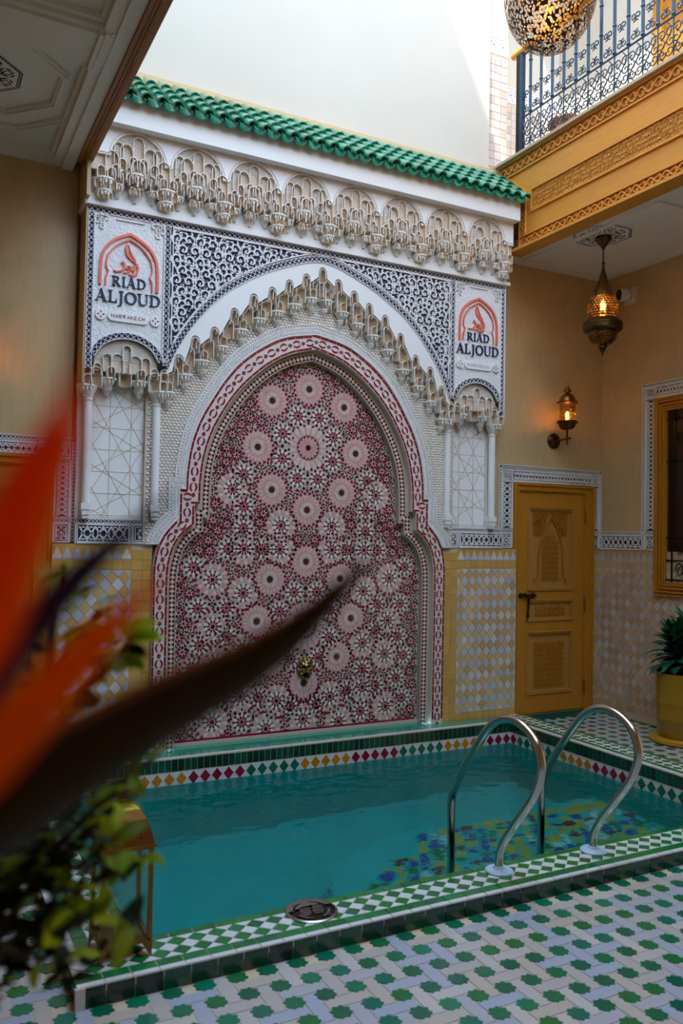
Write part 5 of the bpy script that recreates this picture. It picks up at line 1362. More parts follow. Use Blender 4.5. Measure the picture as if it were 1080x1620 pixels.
# upper gallery: tiled pilaster, tiled dado with carved cap, wooden shutters, things on the floor
pil = thing('tiled_pilaster', (4.78, 6.4, 4.98), 'beige zellige clad pier with white carved band beside the balcony railing', 'pier')
MB().box(4.670, 4.90, 6.14, 6.645, 4.99, 8.59).build('pier', 'upper_white', pil)
rnd = random.Random(2); m1 = MB()
tm = MB().prism(FO, rect(0.036, 0.036), -0.003, 0.004, 0.03).mesh('pale_tile', 'dado_grey')
tm2 = MB().prism(Fr((0,0,0), (0,-1,0), (0,0,1), (-1,0,0)), rect(0.036, 0.036), -0.003, 0.004, 0.03).mesh('pale_tile', 'dado_ochre')
for j in range(15):
    for i in range(3): put(tm, 'pale_tile', pil, (4.705+i*0.075, 6.137, 5.03+j*0.075))
m = MB(); carved_band(m, Fr((4.665, 6.137, 6.15), (1,0,0), (0,0,1), (0,-1,0)), 0.235, 0.16); m.build('carved_band', ['carved_white', 'dado_pale'], pil)
gd = thing('trim_11', (5.4, 6.65, 5.0), 'beige tiled dado of the upper gallery behind the railing', 'dado', kind='structure')
for j in range(14):
    for i in range(15): put(tm, 'pale_tile', gd, (4.94+i*0.075, 6.645, 5.03+j*0.075))
MB().box(4.9, 6.0, 6.646, 6.66, 4.985, 6.06).build('tile_bed', 'grout', gd)
m = MB(); carved_band(m, Fr((4.90, 6.645, 6.07), (1,0,0), (0,0,1), (0,-1,0)), 1.1, 0.16); m.build('carved_band', ['carved_white', 'dado_pale'], gd)
ud = thing('door_3', (5.98, 4.6, 4.985), 'tall honey coloured wooden door on the upper gallery behind the railing', 'door', kind='structure')
FU3 = Fr((6.0, 5.35, 4.985), (0,-1,0), (0,0,1), (-1,0,0))
m = MB(); m.plate(FU3, [[(0, 0), (1.3, 0), (1.3, 2.3), (0, 2.3)], [(0.1, 0.02), (1.2, 0.02), (1.2, 2.2), (0.1, 2.2)]], 0, 0.05); m.build('door_frame', 'wood', ud)
for k in range(2):
    m = MB(); m.prism(FU3, [(0.1+k*0.55, 0.02), (0.645+k*0.55, 0.02), (0.645+k*0.55, 2.2), (0.1+k*0.55, 2.2)], 0, 0.015)
    for q in (0.15, 0.85, 1.55): m.ribbon(FU3, [(0.18+k*.55, q), (0.56+k*.55, q), (0.56+k*.55, q+0.55), (0.18+k*.55, q+0.55)], 0.03, 0, 0.03, True)
    m.build('door_leaf', 'wood', ud)

# a low stool standing on the upper gallery, seen through the railing
chx, chy, chz = 5.05, 5.50, 4.985
ch = thing('wooden_stool', (chx, chy, chz), 'low brown wooden stool on the upper gallery behind the blue railing', 'stool')
MB().lathe([(0.0, chz+0.265), (0.15, chz+0.265), (0.165, chz+0.275), (0.165, chz+0.295), (0.15, chz+0.305), (0.0, chz+0.305)], (chx, chy, 0), 20).build('seat', 'terracotta', ch, smooth=0.5)
for k in range(4):
    a = PI/4+k*PI/2
    MB().tube([(chx+0.14*math.cos(a), chy+0.14*math.sin(a), chz), (chx+0.11*math.cos(a), chy+0.11*math.sin(a), chz+0.27)], [0.018, 0.022], 8).build('leg', 'terracotta', ch)

# ================================================================== ceiling roses
def rose(z, cx, cy, r, label):
    t = thing('ceiling_rose', (cx, cy, z), label, 'ceiling rose', 'octagonal ceiling roses')
    F = Fr((cx, cy, z), (1, 0, 0), (0, 1, 0), (0, 0, -1)); O = octa(0, 0, r)
    MB().prism(F, O, -0.002, 0.010).build('rose_ground', 'black_ground', t)
    m = MB(); m.prism(F, octa(0, 0, r*0.90), 0.010, 0.0115)
    m.build('rose_field', 'carved_white', t)
    m = MB(); m.ribbon(F, octa(0, 0, r*1.03), 0.008, 0, 0.012, True)
    for x, z_, a in resample(octa(0, 0, r*0.95)+[octa(0, 0, r*0.95)[0]], 0.02): m.prism(F, petal(x, z_, a+0.8, -0.011, 0.011, 0.006), 0.01, 0.0125)
    m.build('rose_rim', 'carved_white', t)
    m = MB()
    for k in range(8):
        a = k*PI/4+PI/8
        for rr, wd in ((0.42, 0.055), (0.68, 0.045)): m.ribbon(F, petal(r*rr*math.cos(a), r*rr*math.sin(a), a, -r*0.16, r*0.16, wd), 0.006, 0.010, 0.0135, True)
        for s_ in (-1, 1): m.prism(F, petal(r*0.58*math.cos(a+s_*.25), r*0.58*math.sin(a+s_*.25), a+s_*0.7, -0.028, 0.028, 0.016), 0.010, 0.013); m.prism(F, petal(r*0.78*math.cos(a+s_*.2), r*0.78*math.sin(a+s_*.2), a-s_*0.7, -0.022, 0.022, 0.014), 0.010, 0.013)
    m.build('rose_tracery', 'black_ground', t, kind='stuff')
rose(4.14, 5.05, 5.06, 0.232, 'white octagonal plaster rose with dark tracery above the pendant lantern')
rose(4.20, 0.28, 5.06, 0.215, 'white octagonal plaster rose on the left gallery ceiling')

def lamp(name, parent, loc, watt, radius, col=(1.0, 0.62, 0.24)):
    d = bpy.data.lights.new(name, 'POINT'); d.energy = watt; d.shadow_soft_size = radius; d.color = col
    o = bpy.data.objects.new(name, d); COL.objects.link(o); o.parent = parent; o.location = Vector(loc)-WL[parent.name]; return o
def pierced(m, prof, c, n, rows, bar=0.30):
    """shell of revolution with a diamond net of holes"""
    L = [0]
    for a, b in zip(prof, prof[1:]): L.append(L[-1]+math.dist(a, b))
    def at(t):
        s = t*L[-1]
        for i in range(len(L)-1):
            if s <= L[i+1]+1e-9: u = (s-L[i])/(L[i+1]-L[i]); return prof[i][0]+(prof[i+1][0]-prof[i][0])*u, prof[i][1]+(prof[i+1][1]-prof[i][1])*u
        return prof[-1]
    def P(t, k): r, h = at(t); a = 2*PI*k/n; return (c[0]+r*math.cos(a), c[1]+r*math.sin(a), c[2]+h)
    for j in range(rows):
        for k in range(n):
            t0, t1, tm = j/rows, (j+1)/rows, (j+.5)/rows; kk = k+0.5*(j % 2)
            O = [P(t0, kk-.5), P(t0, kk+.5), P(t1, kk+.5), P(t1, kk-.5)]
            ctr = P(tm, kk); q = 1-bar
            I = [tuple(ctr[i]+(p[i]-ctr[i])*q for i in range(3)) for p in (P(t0, kk), P(tm, kk+.5), P(t1, kk), P(tm, kk-.5))]
            m.add(O+I, [(0, 1, 5, 4), (1, 2, 6, 5), (2, 3, 7, 6), (3, 0, 4, 7)])
# ---- pendant lantern in the corner
def pendant(px_, py_, top, label, watt):
    Z0 = top-4.12
    pend = thing('pendant_lantern', (px_, py_, top), label, 'lantern', 'teardrop pendant lanterns')
    MB().lathe([(0.0, 4.13), (0.066, 4.128), (0.068, 4.105), (0.050, 4.085), (0.030, 4.055), (0.012, 4.03), (0.010, 4.02)], (px_, py_, Z0), 20).build('canopy', 'brass_dark', pend, smooth=0.6)
    m = MB()
    for k in range(6):
        z = Z0+4.012-k*0.021; a = k*PI/2
        m.tube([(px_+0.0075*math.cos(a)*math.cos(t), py_+0.0075*math.sin(a)*math.cos(t), z+0.014*math.sin(t)) for t in [2*PI*i/10 for i in range(10)]], 0.0028, 5, True)
    m.build('chain', 'brass_dark', pend, smooth=0.8)
    tear = [(0.008, 3.895), (0.016, 3.84), (0.034, 3.77), (0.062, 3.70), (0.098, 3.62), (0.122, 3.55), (0.126, 3.51), (0.116, 3.47), (0.100, 3.435)]
    m = MB(); m.lathe(tear, (px_, py_, Z0), 28, cap=False); sh = m.build('shade', 'amber_glass', pend, smooth=0.9)
    m = MB(); pierced(m, tear[:5], (px_, py_, Z0), 26, 18, 0.55); pierced(m, [(r+0.001, z) for r, z in tear[4:]], (px_, py_, Z0), 30, 9, 0.13); m.build('shade_fretwork', 'brass_dark', sh)
    MB().lathe([(0.006, 3.92), (0.016, 3.905), (0.010, 3.89)], (px_, py_, Z0), 10).build('ring_top', 'brass_dark', pend, smooth=0.8)
    m = MB(); m.lathe([(0.100, 3.445), (0.112, 3.44), (0.145, 3.415), (0.160, 3.395), (0.160, 3.345), (0.148, 3.33), (0.110, 3.328)], (px_, py_, Z0), 24, cap=False); m.lathe([(0.1605, 3.385), (0.163, 3.380), (0.1605, 3.375)], (px_, py_, Z0), 24, cap=False); m.build('collar', 'brass_dark', pend, smooth=0.5)
    m = MB(); m.lathe([(0.118, 3.328), (0.116, 3.29), (0.098, 3.25), (0.068, 3.222), (0.030, 3.208)], (px_, py_, Z0), 24, cap=False); bw = m.build('bowl', 'amber_glass', pend, smooth=0.9)
    m = MB(); pierced(m, [(0.119, 3.328), (0.117, 3.29), (0.099, 3.25), (0.069, 3.222), (0.031, 3.208)], (px_, py_, Z0), 26, 8, 0.25); m.build('bowl_fretwork', 'brass_dark', bw)
    MB().lathe([(0.012, 3.215), (0.036, 3.208), (0.038, 3.195), (0.020, 3.18), (0.026, 3.172), (0.012, 3.155), (0.004, 3.13), (0.0, 3.105)], (px_, py_, Z0), 16).build('finial', 'brass_dark', pend, smooth=0.7)
    MB().lathe([(0.0, 3.500), (0.016, 3.510), (0.024, 3.540), (0.016, 3.572), (0.0, 3.590)], (px_, py_, Z0), 12).build('light_bulb', 'bulb', pend, smooth=1.5)
    MB().lathe([(0.012, 3.44), (0.012, 3.505)], (px_, py_, Z0), 10).build('bulb_socket', 'brass_dark', pend)
    lamp('pendant_light', pend, (px_, py_, Z0+3.535), watt, 0.012)
pendant(5.075, 5.07, 4.12, 'brass and amber teardrop pendant lantern hanging in the right corner', 16.0)
# ---- wall sconce
def sconce(sx_, label, watt):
    sy_ = 5.80; ox = sx_+0.015
    sco = thing('wall_sconce', (ox, 6.0, 2.52), label, 'lamp', 'brass wall sconces')
    MB().lathe([(0.074, 0.0), (0.074, 0.012), (0.062, 0.020), (0.056, 0.020), (0.050, 0.030), (0.030, 0.040), (0.0, 0.042)], (ox, 6.0, 2.52), 24, axis=(0, -1, 0)).build('wall_plate', 'brass_dark', sco, smooth=0.4)
    m = MB(); m.tube([(ox, 5.97, 2.52), (sx_+0.008, 5.87, 2.52), (sx_+0.002, 5.775, 2.525)], 0.008, 10); m.lathe([(0.0, -0.012), (0.010, -0.008), (0.010, 0.008), (0, 0.012)], (sx_+0.002, 5.765, 2.525), 10, axis=(0, -1, 0)); m.tube([(sx_, sy_, 2.475), (sx_, sy_, 2.615)], [0.008, 0.010], 10); m.lathe([(0.0, 2.462), (0.010, 2.468), (0.008, 2.480)], (sx_, sy_, 0), 10); m.build('arm', 'brass_dark', sco, smooth=0.7)
    MB().lathe([(0.012, 2.605), (0.050, 2.612), (0.072, 2.635), (0.080, 2.662), (0.096, 2.668), (0.096, 2.684), (0.080, 2.690), (0.0, 2.692)], (sx_, sy_, 0), 24).build('cup', 'brass_dark', sco, smooth=0.5)
    m = MB(); m.lathe([(0.076, 2.688), (0.076, 2.850)], (sx_, sy_, 0), 24, cap=False); cyl = m.build('shade', 'amber_glass', sco, smooth=0.9)
    m = MB(); pierced(m, [(0.0765, 2.690), (0.0765, 2.850)], (sx_, sy_, 0), 30, 10, 0.14); m.build('shade_fretwork', 'brass_dark', cyl)
    MB().lathe([(0.080, 2.845), (0.098, 2.850), (0.098, 2.866), (0.078, 2.870), (0.072, 2.900), (0.050, 2.930), (0.020, 2.945), (0.022, 2.952), (0.040, 2.958), (0.030, 2.985), (0.014, 3.000), (0.010, 3.02), (0.004, 3.04), (0.0, 3.06)], (sx_, sy_, 0), 24).build('lid', 'brass', sco, smooth=0.5)
    MB().lathe([(0.0, 2.698), (0.013, 2.706), (0.019, 2.732), (0.010, 2.762), (0.0, 2.776)], (sx_, sy_, 0), 12).build('light_bulb', 'bulb', sco, smooth=1.5)
    lamp('sconce_light', sco, (sx_, sy_, 2.735), watt, 0.010)
sconce(5.37, 'brass lantern sconce with a lit bulb above the honey coloured wooden door', 9.0)
sconce(0.385, 'brass lantern sconce on the ochre wall above the left door, at the frame edge', 22.0)
# ---- great pierced pendant over the court
gx, gy = 3.44, 3.90
big = thing('pierced_pendant_lamp', (gx, gy, 5.6), 'large pierced dark brass globe lamp hanging before the balcony railing', 'lamp')
import bmesh
bm = bmesh.new(); bmesh.ops.create_icosphere(bm, subdivisions=5, radius=1.0)
rnd = random.Random(8)
for v in bm.verts:
    c0 = v.co.copy(); v.co += Vector((rnd.uniform(-1, 1), rnd.uniform(-1, 1), rnd.uniform(-1, 1)))*0.009; v.co.normalize()
    z = v.co.z; f_ = 1.0 if z < 0 else 1.0-0.25*z*z
    v.co = Vector((v.co.x*0.285*f_, v.co.y*0.285*f_, z*(0.36 if z < 0 else 0.52)))
res = bmesh.ops.inset_individual(bm, faces=bm.faces[:], thickness=0.0027)
keep = set(res['faces']); inner = [f for f in bm.faces if f not in keep and rnd.random() < 0.68]
bmesh.ops.delete(bm, geom=inner, context='FACES')
me = bpy.data.meshes.new('globe'); bm.to_mesh(me); bm.free(); me.materials.append(MATS['brass_dark'])
gz = 4.985
put(me, 'globe', big, (gx, gy, gz))
MB().lathe([(0.03, gz+0.50), (0.07, gz+0.52), (0.05, gz+0.57), (0.015, gz+0.62)], (gx, gy, 0), 16).build('crown', 'brass_dark', big, smooth=0.6)
m = MB()
for k in range(34):
    z = gz+0.64+k*0.088; a = (k % 2)*PI/2
    m.tube([(gx+0.022*math.cos(a)*math.cos(t), gy+0.022*math.sin(a)*math.cos(t), z+0.055*math.sin(t)) for t in [2*PI*i/10 for i in range(10)]], 0.006, 5, True)
m.build('chain', 'brass_dark', big)
MB().lathe([(0.0, gz-0.03), (0.03, gz), (0.04, gz+0.04), (0.02, gz+0.09), (0.0, gz+0.10)], (gx, gy, 0), 12).build('light_bulb', 'bulb', big, smooth=1.5)
lamp('globe_light', big, (gx, gy, gz+0.15), 8.0, 0.03)
struct('trim_12', MB().box(0.9, 6.05, 3.86, 3.94, 8.55, 8.65), 'wood_long', 'timber bar across the open court from which the globe lamp hangs, above the frame', 'beam')

# ---- dome camera on the right wall
cam_t = thing('security_camera', (6.0, 5.62, 3.91), 'white security camera with a black lens high on the right wall', 'camera')
MB().box(5.965, 6.0, 5.555, 5.69, 3.83, 3.98).build('mount', 'camera_white', cam_t)
ax = Vector((-0.62, 0.25, -0.05))
m = MB(); m.lathe([(0.030, -0.02), (0.058, 0.0), (0.062, 0.03), (0.060, 0.075), (0.050, 0.085)], Vector((5.955, 5.635, 3.915)), 20, axis=ax); m.build('housing', 'camera_white', cam_t, smooth=0.5)
q_ = Vector((5.955, 5.635, 3.915))+ax.normalized()*0.084
m = MB(); m.lathe([(0.054, 0.0), (0.050, 0.008), (0.034, 0.010), (0.030, 0.018), (0.018, 0.024), (0.0, 0.026)], q_, 20, axis=ax); m.build('lens', 'black_gloss', cam_t, smooth=0.5)

# ================================================================== pool furniture
def handrail(label, X, pts):
    t = thing('pool_handrail', (X, 3.16, 0.0), label, 'handrail', 'pool entry handrails')
    MB().tube([(X, y, z) for y, z in smooth_curve(pts, 6)], 0.0205, 14).build('rail', 'steel', t, smooth=0.8)
    MB().lathe([(0.066, 0.001), (0.066, 0.008), (0.058, 0.014), (0.030, 0.018), (0.026, 0.026), (0.022, 0.028)], (X, 3.164, 0), 24).build('flange', 'flange_plastic', t, smooth=0.4)
hp = [(3.164, 0.0), (3.160, 0.085), (3.115, 0.17), (3.035, 0.275), (2.935, 0.405), (2.885, 0.505), (2.878, 0.585), (2.915, 0.665), (2.995, 0.718), (3.09, 0.735), (3.17, 0.718), (3.25, 0.665), (3.33, 0.575), (3.45, 0.42), (3.53, 0.295), (3.556, 0.225), (3.558, 0.12), (3.556, -0.10), (3.556, -0.40), (3.556, -0.60)]
handrail('curved stainless handrail nearest the round steel lid', 2.53, hp)
handrail('curved stainless handrail nearest the potted plant and wooden door', 3.132, hp)
lid = thing('skimmer_lid', (1.545, 3.17, 0.0), 'round stainless steel slotted lid set in the checkered kerb', 'drain')
FLd = Fr((1.545, 3.17, 0), (1, 0, 0), (0, 1, 0), (0, 0, 1))
holes = []
for k in range(-2, 3):
    for s_ in (-1, 1):
        L2 = 0
        c = (s_*0.029 + k*0.005, k*0.0175); hw = 0.025 if abs(k) < 2 else 0.019
        holes.append([(c[0]-hw, c[1]-0.0040), (c[0]+hw, c[1]-0.0040), (c[0]+hw, c[1]+0.0040), (c[0]-hw, c[1]+0.0040)])
for a in (0.3, 0.3+PI/2, 0.3+PI, 0.3+3*PI/2): holes.append(arc(0, 0, 0.078, a, a+1.0, 8) + arc(0, 0, 0.069, a+1.0, a, 8))
MB().plate(FLd, [disc(0, 0, 0.106, 48)] + holes, 0.002, 0.007).build('plate', 'steel_brushed', lid)
MB().lathe([(0.112, 0.0015), (0.112, 0.004), (0.106, 0.0075), (0.102, 0.0075)], (1.545, 3.17, 0), 48, cap=False).build('rim', 'steel_brushed', lid)
MB().prism(FLd, disc(0, 0, 0.104, 32), 0.0012, 0.002).build('pit', 'black_gloss', lid)
m = MB()
for a in (2.2, 2.2+PI): m.lathe([(0.006, 0.007), (0.006, 0.0085), (0.0, 0.009)], (1.545+0.090*math.cos(a), 3.17+0.090*math.sin(a), 0), 10)
m.build('screw', 'steel', lid)

# ---- floor lantern on the kerb corner
lx, ly = 0.752, 3.195; hw = 0.088
lan = thing('floor_lantern', (lx, ly, 0.0), 'square brass and glass candle lantern standing on the pool kerb corner', 'lantern')
m = MB()
for sx in (-1, 1):
    for sy in (-1, 1): m.box(lx+sx*hw-0.008, lx+sx*hw+0.008, ly+sy*hw-0.008, ly+sy*hw+0.008, 0.055, 0.405)
for z in (0.055, 0.395): 
    for s_ in (-1, 1): m.box(lx-hw, lx+hw, ly+s_*hw-0.008, ly+s_*hw+0.008, z, z+0.014); m.box(lx+s_*hw-0.008, lx+s_*hw+0.008, ly-hw, ly+hw, z, z+0.014)
m.box(lx-hw, lx+hw, ly-hw, ly+hw, 0.050, 0.056); m.build('frame', 'brass', lan)
for sx in (-1, 1):
    for sy in (-1, 1):
        cx_, cy_ = lx+sx*hw, ly+sy*hw; m = MB()
        m.add([(cx_+sx*.009, cy_+sy*.009, .056), (cx_-sx*.032, cy_+sy*.009, .056), (cx_+sx*.009, cy_-sy*.032, .056), (cx_-sx*.02, cy_-sy*.02, .056), (cx_+sx*.009, cy_+sy*.009, 0.0006), (cx_+sx*.001, cy_+sy*.009, 0.0006), (cx_+sx*.009, cy_+sy*.001, 0.0006)], [(0, 1, 5, 4), (0, 4, 6, 2), (1, 3, 5), (3, 2, 6), (3, 6, 5), (4, 5, 6), (0, 2, 3, 1)])
        m.build('foot', 'brass', lan)
for nm, c, n_ in (('x', -1, 0), ('x', 1, 0), ('y', -1, 1), ('y', 1, 1)):
    m = MB()
    if n_ == 0: m.box(lx+c*hw-0.001, lx+c*hw+0.001, ly-hw+.008, ly+hw-.008, 0.069, 0.395)
    else: m.box(lx-hw+.008, lx+hw-.008, ly+c*hw-0.001, ly+c*hw+0.001, 0.069, 0.395)
    m.build('glass_pane', 'clear_glass', lan)
m = MB(); prof = [(0.100, 0.408), (0.096, 0.425), (0.088, 0.46), (0.074, 0.50), (0.052, 0.535), (0.030, 0.555)]
sub = []
for i in range(len(prof)-1):
    for k in range(3): u = k/3; sub.append((prof[i][0]+(prof[i+1][0]-prof[i][0])*u, prof[i][1]+(prof[i+1][1]-prof[i][1])*u))
sub.append(prof[-1])
for a, b in zip(sub, sub[1:]):
    for k in range(4):
        d_ = [(1, 0), (0, 1), (-1, 0), (0, -1)][k]; e_ = (-d_[1], d_[0])
        m.add([(lx+(d_[0]-e_[0])*a[0], ly+(d_[1]-e_[1])*a[0], a[1]), (lx+(d_[0]+e_[0])*a[0], ly+(d_[1]+e_[1])*a[0], a[1]), (lx+(d_[0]+e_[0])*b[0], ly+(d_[1]+e_[1])*b[0], b[1]), (lx+(d_[0]-e_[0])*b[0], ly+(d_[1]-e_[1])*b[0], b[1])], [(0, 1, 2, 3)])
m.box(lx-0.104, lx+0.104, ly-0.104, ly+0.104, 0.402, 0.412)
lidp = m.build('roof', 'brass', lan, smooth=0.6)
m = MB()
for k in range(4):
    d_ = [(1, 0), (0, 1), (-1, 0), (0, -1)][k]; e_ = (-d_[1], d_[0])
    for i in range(7):
        for j in range(3):
            s_ = (i-3)*0.016; z = 0.440+j*0.014+0.02*(1-abs(i-3)/3); r = interp([(0.408, 0.100), (0.425, 0.096), (0.46, 0.088), (0.50, 0.074), (0.535, 0.052)], z)+0.0008
            F = Fr((lx+d_[0]*r+e_[0]*s_, ly+d_[1]*r+e_[1]*s_, z), (e_[0], e_[1], 0), (0, 0, 1), (d_[0], d_[1], 0)); m.prism(F, disc(0, 0, 0.0042, 6), 0, 0.001)
m.build('piercing', 'black_gloss', lidp)
MB().lathe([(0.030, 0.553), (0.018, 0.562), (0.016, 0.572), (0.052, 0.580), (0.058, 0.588), (0.050, 0.596), (0.030, 0.604), (0.028, 0.612), (0.070, 0.618), (0.072, 0.624), (0.020, 0.630), (0.0, 0.632)], (lx, ly, 0), 24).build('finial', 'brass_bright', lan, smooth=0.5)
MB().lathe([(0.026, 0.056), (0.026, 0.115), (0.022, 0.118), (0.0, 0.117)], (lx, ly, 0), 16).build('candle', 'camera_white', lan, smooth=0.6)

# ================================================================== potted plant on the right
def leaf_mesh(name, ln, wd, droop, mt, fold=0.25, n=5):
    vs, fs = [], []
    for i in range(n+1):
        t = i/n; w_ = wd*math.sin(PI*min(1, t*0.92+0.06))**0.8*(1-0.25*t) if i < n else 0.0005
        x = ln*t; z = -droop*t*t
        vs += [(x, -w_/2, z+fold*w_*0.5), (x, 0, z), (x, w_/2, z+fold*w_*0.5)]
    for i in range(n): a = 3*i; fs += [(a, a+3, a+4, a+1), (a+1, a+4, a+5, a+2)]
    return MB().add(vs, fs).mesh(name, mt, smooth=1.5)
ppx, ppy = 5.735, 4.80
plant = thing('potted_plant', (ppx, ppy, ZF), 'bushy dark green plant in a tall mustard clay pot under the window', 'plant')
MB().lathe([(0.235, ZF+0.001), (0.258, ZF+0.012), (0.262, ZF+0.035), (0.250, ZF+0.052), (0.215, ZF+0.046)], (ppx, ppy, 0), 32).build('saucer', 'pot_saucer', plant, smooth=0.8)
MB().lathe([(0.180, ZF+0.044), (0.200, ZF+0.10), (0.203, ZF+0.19), (0.206, ZF+0.196), (0.206, ZF+0.204), (0.204, ZF+0.21), (0.206, ZF+0.32), (0.209, ZF+0.33), (0.209, ZF+0.335), (0.205, ZF+0.35), (0.212, ZF+0.47), (0.214, ZF+0.56), (0.212, ZF+0.575), (0.190, ZF+0.575), (0.185, ZF+0.53), (0.0, ZF+0.525)], (ppx, ppy, 0), 36).build('pot', 'pot_clay', plant, smooth=0.5)
MB().lathe([(0.186, ZF+0.530), (0.10, ZF+0.54), (0.0, ZF+0.545)], (ppx, ppy, 0), 20).build('soil', 'soil', plant)
rnd = random.Random(21)
lfs = [leaf_mesh('leaf', 0.18, 0.066, 0.05, 'leaf_dark'), leaf_mesh('leaf', 0.15, 0.058, 0.03, 'leaf_dark'), leaf_mesh('leaf', 0.20, 0.070, 0.09, 'leaf_dark')]
for c in range(7):
    a = 2*PI*c/6; rr = 0.0 if c == 6 else 0.085
    bx, by = ppx+rr*math.cos(a)-0.01, ppy+rr*math.sin(a); hgt = (0.42 if c == 6 else 0.30)+rnd.uniform(-0.03, 0.06)
    MB().tube([(bx, by, ZF+0.53), (bx+0.02*math.cos(a), by+0.02*math.sin(a), ZF+0.53+hgt)], [0.012, 0.007], 6).build('stem', 'stem_brown', plant)
    for k in range(41):
        t = k/40; az = k*2.39996+c; el = 0.0+1.15*t**1.6
        p = (bx+0.02*t*math.cos(a), by+0.02*t*math.sin(a), ZF+0.615+(hgt-0.02)*t)
        sc_ = rnd.uniform(0.9, 1.25)*(1-0.2*t)
        if p[0]+0.21*math.cos(az)*math.cos(el)*sc_ > 5.97: sc_ *= 0.45
        put(rnd.choice(lfs), 'leaf', plant, p, (rnd.uniform(-.3, .3), -el, az), (sc_, sc_, sc_))

# ================================================================== foreground plants close to the lens
def from_lens(px, py, d):       # real-world place of a foreground twig or petal, d metres along the view
    return cm @ Vector(((px-540)/1305.7*d, (810-py)/1305.7*d, -d))
CU_ = [r2, u2, -fw]
def blade(pts, wd, thick, name, mt, parent, keel=0.35, n=6):
    """lens-section blade (petal, spathe) along 3-D points with a width per point, broad side to the court"""
    P = [Vector(p) for p in smooth_curve(pts, n)]; N = len(P); Wd = [w_[0] for w_ in smooth_curve([(x, 0, 0) for x in wd], n)]
    vs, fs = [], []; view = fw
    for i in range(N):
        t = (P[min(i+1, N-1)]-P[max(i-1, 0)]).normalized(); s_ = t.cross(view).normalized(); nrm = s_.cross(t).normalized(); w_ = max(Wd[i], 0.0006)/2
        for a in range(8):
            c_, q = math.cos(2*PI*a/8), math.sin(2*PI*a/8); vs.append(P[i]+s_*w_*c_+nrm*w_*thick*q*(1-0.3*abs(c_)))
    for i in range(N-1):
        for a in range(8): fs.append((i*8+a, i*8+(a+1) % 8, (i+1)*8+(a+1) % 8, (i+1)*8+a))
    fs += [tuple(range(7, -1, -1)), tuple((N-1)*8+a for a in range(8))]
    return MB().add(vs, fs).build(name, mt, parent, smooth=1.2)
bx, by, bz = from_lens(-420, 1250, 0.40)
bop = thing('bird_of_paradise', (bx, by, ZF), 'orange bird of paradise flower with a dark beak, out of focus close by', 'flower')
def FL3(l): return [from_lens(*q) for q in l]
def WDT(l): return [w_*d/1305.7 for w_, d in l]
blade(FL3([(-330, 1390, 0.34), (-100, 1330, 0.35), (60, 1240, 0.36), (230, 1140, 0.375), (400, 1048, 0.39), (500, 968, 0.40), (580, 890, 0.41)]), WDT([(110, .34), (150, .35), (134, .36), (104, .375), (72, .39), (44, .40), (10, .41)]), 0.7, 'spathe', 'spathe', bop)
blade(FL3([(-100, 1248, 0.343), (60, 1168, 0.353), (230, 1084, 0.370), (400, 1010, 0.386), (515, 938, 0.40)]), WDT([(14, .34), (18, .35), (16, .37), (12, .386), (4, .40)]), 0.8, 'spathe_rim', 'spathe_rim', bop)
blade(FL3([(-100, 1120, 0.235), (-40, 1010, 0.23), (-2, 900, 0.222), (34, 800, 0.215), (72, 715, 0.21), (98, 650, 0.205), (116, 585, 0.20)]), WDT([(60, .235), (118, .23), (128, .222), (104, .215), (70, .21), (34, .205), (4, .20)]), 0.35, 'petal', 'petal_red', bop)
blade(FL3([(-10, 1040, 0.20), (55, 880, 0.195), (100, 750, 0.19), (128, 670, 0.185), (142, 600, 0.18)]), WDT([(30, .20), (38, .195), (30, .19), (16, .185), (3, .18)]), 0.35, 'petal', 'petal_orange', bop)
blade(FL3([(-140, 1330, 0.25), (-40, 1222, 0.25), (60, 1112, 0.252), (150, 1016, 0.255), (225, 942, 0.26), (262, 905, 0.262)]), WDT([(50, .25), (96, .25), (88, .252), (58, .255), (24, .26), (4, .262)]), 0.35, 'petal', 'petal_orange', bop)
blade(FL3([(-40, 1130, 0.30), (50, 1000, 0.305), (130, 905, 0.31), (205, 840, 0.315), (280, 775, 0.32)]), WDT([(40, .30), (54, .305), (46, .31), (26, .315), (4, .32)]), 0.5, 'tongue', 'petal_purple', bop)
hub = from_lens(-330, 1375, 0.34)
MB().tube([hub, hub+Vector((-0.10, -0.02, -0.10)), Vector((bx-0.06, by-0.03, 0.75)), Vector((bx, by, ZF+0.30))], [0.012, 0.013, 0.014, 0.016], 10).build('stem', 'stem_brown', bop, smooth=1.0)
MB().lathe([(0.12, ZF), (0.15, ZF+0.30), (0.165, ZF+0.32), (0.15, ZF+0.32), (0.14, ZF+0.28), (0.0, ZF+0.28)], (bx, by, 0), 24).build('pot', 'terracotta', bop, smooth=0.5)
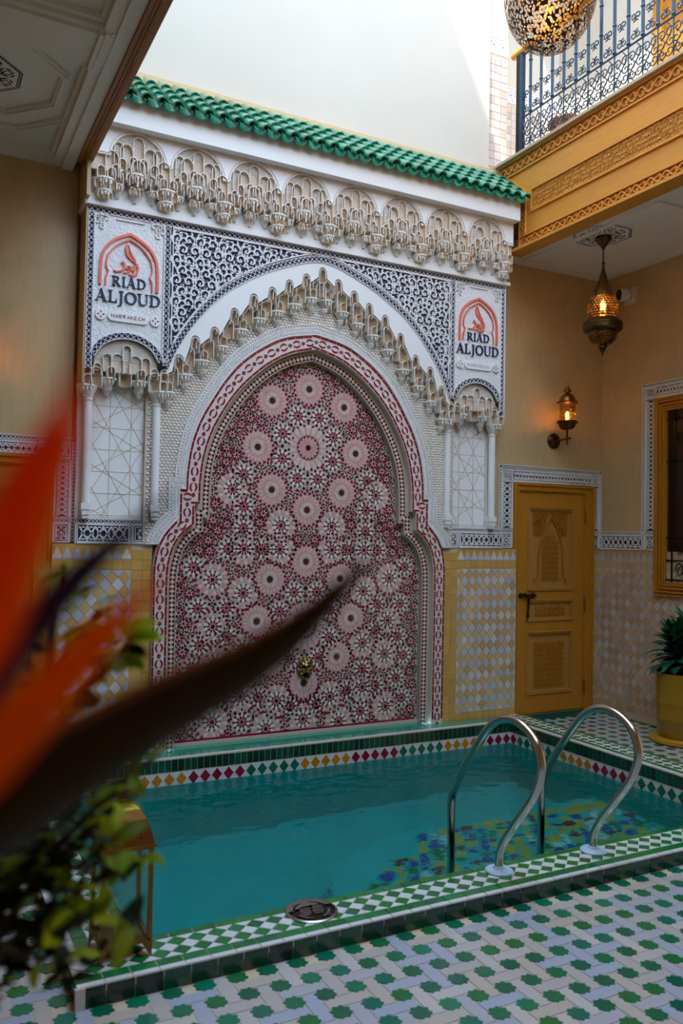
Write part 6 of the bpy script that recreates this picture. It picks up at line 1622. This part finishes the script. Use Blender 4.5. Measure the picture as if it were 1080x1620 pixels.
# green shrub just beyond it
sbx, sby = -0.02, 1.02
shr = thing('leafy_shrub', (sbx-0.15, sby, ZF), 'small leaved green shrub, out of focus at the lower left', 'shrub')
MB().lathe([(0.13, ZF), (0.17, ZF+0.28), (0.185, ZF+0.31), (0.17, ZF+0.31), (0.16, ZF+0.27), (0.0, ZF+0.27)], (sbx-0.19, sby, 0), 24).build('pot', 'terracotta', shr, smooth=0.5)
root = Vector((sbx-0.19, sby, ZF+0.27)); rnd = random.Random(31)
lv = [leaf_mesh('leaf', 0.042, 0.024, 0.006, 'leaf_light', n=4), leaf_mesh('leaf', 0.048, 0.026, 0.012, 'leaf_light', n=4), leaf_mesh('leaf', 0.045, 0.028, 0.010, 'leaf_shade', n=4)]
TW = [[(-60, 1480), (10, 1300), (60, 1130), (85, 1000), (100, 890)], [(-50, 1480), (40, 1260), (110, 1120), (170, 1060), (212, 1005)], [(-60, 1500), (60, 1370), (140, 1290), (200, 1235), (243, 1203)], [(-40, 1540), (60, 1460), (140, 1400), (205, 1370), (232, 1352)],
      [(-50, 1510), (40, 1420), (110, 1340), (160, 1290), (175, 1262)], [(-40, 1570), (40, 1510), (110, 1460), (170, 1450), (205, 1470)], [(-30, 1530), (20, 1450), (70, 1390), (120, 1370), (190, 1320)], [(-60, 1490), (-10, 1380), (40, 1310), (75, 1260), (120, 1240)],
      [(-50, 1480), (20, 1260), (60, 1100), (120, 1010), (160, 965)], [(-40, 1560), (10, 1500), (50, 1480), (90, 1500), (110, 1545)]]
for bi, tw in enumerate(TW):
    d0 = 0.88+0.035*(bi % 5-2)
    P = [from_lens(x, y, d0+0.02*i) for i, (x, y) in enumerate(tw)]
    crv = smooth_curve([root, root+(P[0]-root)*0.5+Vector((0, 0, 0.06))] + P, 5)
    MB().tube(crv, [0.008-0.0055*i/len(crv) for i in range(len(crv))], 6).build('twig', 'stem_brown', shr)
    L = [Vector(c) for c in crv[11:]]
    for k in range(39 if bi in (0, 1, 8) else 26):
        u = rnd.random()**0.8*(len(L)-1.01); i = int(u); p = L[i].lerp(L[i+1], u-i)
        tip = u/(len(L)-1)
        p = p + Vector((rnd.gauss(0, 1), rnd.gauss(0, 1), rnd.gauss(0, 1)))*(0.014*(1.4-tip))
        sc_ = rnd.uniform(0.55, 0.95)
        put(rnd.choice(lv if tip > 0.45 else lv[1:]+[lv[2]]), 'leaf', shr, p, (rnd.uniform(-.8, .8), rnd.uniform(-1.0, 0.6), rnd.uniform(0, 2*PI)), (sc_,)*3)

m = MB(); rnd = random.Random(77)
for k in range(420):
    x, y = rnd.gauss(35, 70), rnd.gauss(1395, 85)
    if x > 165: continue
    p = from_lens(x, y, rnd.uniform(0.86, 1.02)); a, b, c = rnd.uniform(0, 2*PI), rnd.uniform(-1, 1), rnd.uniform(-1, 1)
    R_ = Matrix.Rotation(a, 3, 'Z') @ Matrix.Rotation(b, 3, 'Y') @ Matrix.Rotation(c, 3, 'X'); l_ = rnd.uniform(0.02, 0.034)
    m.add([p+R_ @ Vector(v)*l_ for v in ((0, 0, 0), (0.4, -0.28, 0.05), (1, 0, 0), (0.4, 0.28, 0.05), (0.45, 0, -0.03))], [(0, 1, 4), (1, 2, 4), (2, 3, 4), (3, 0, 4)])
m.build('inner_foliage', 'leaf_shade', shr, kind='stuff')  # dark leaf mass that stands for the shrub's shaded inside
pendant(-0.55, 1.35, 4.20, 'added brass and amber teardrop lantern, unseen, brightening the left gallery outside the frame', 110.0)  # added lamp out of view, lights the foreground flower and left wall
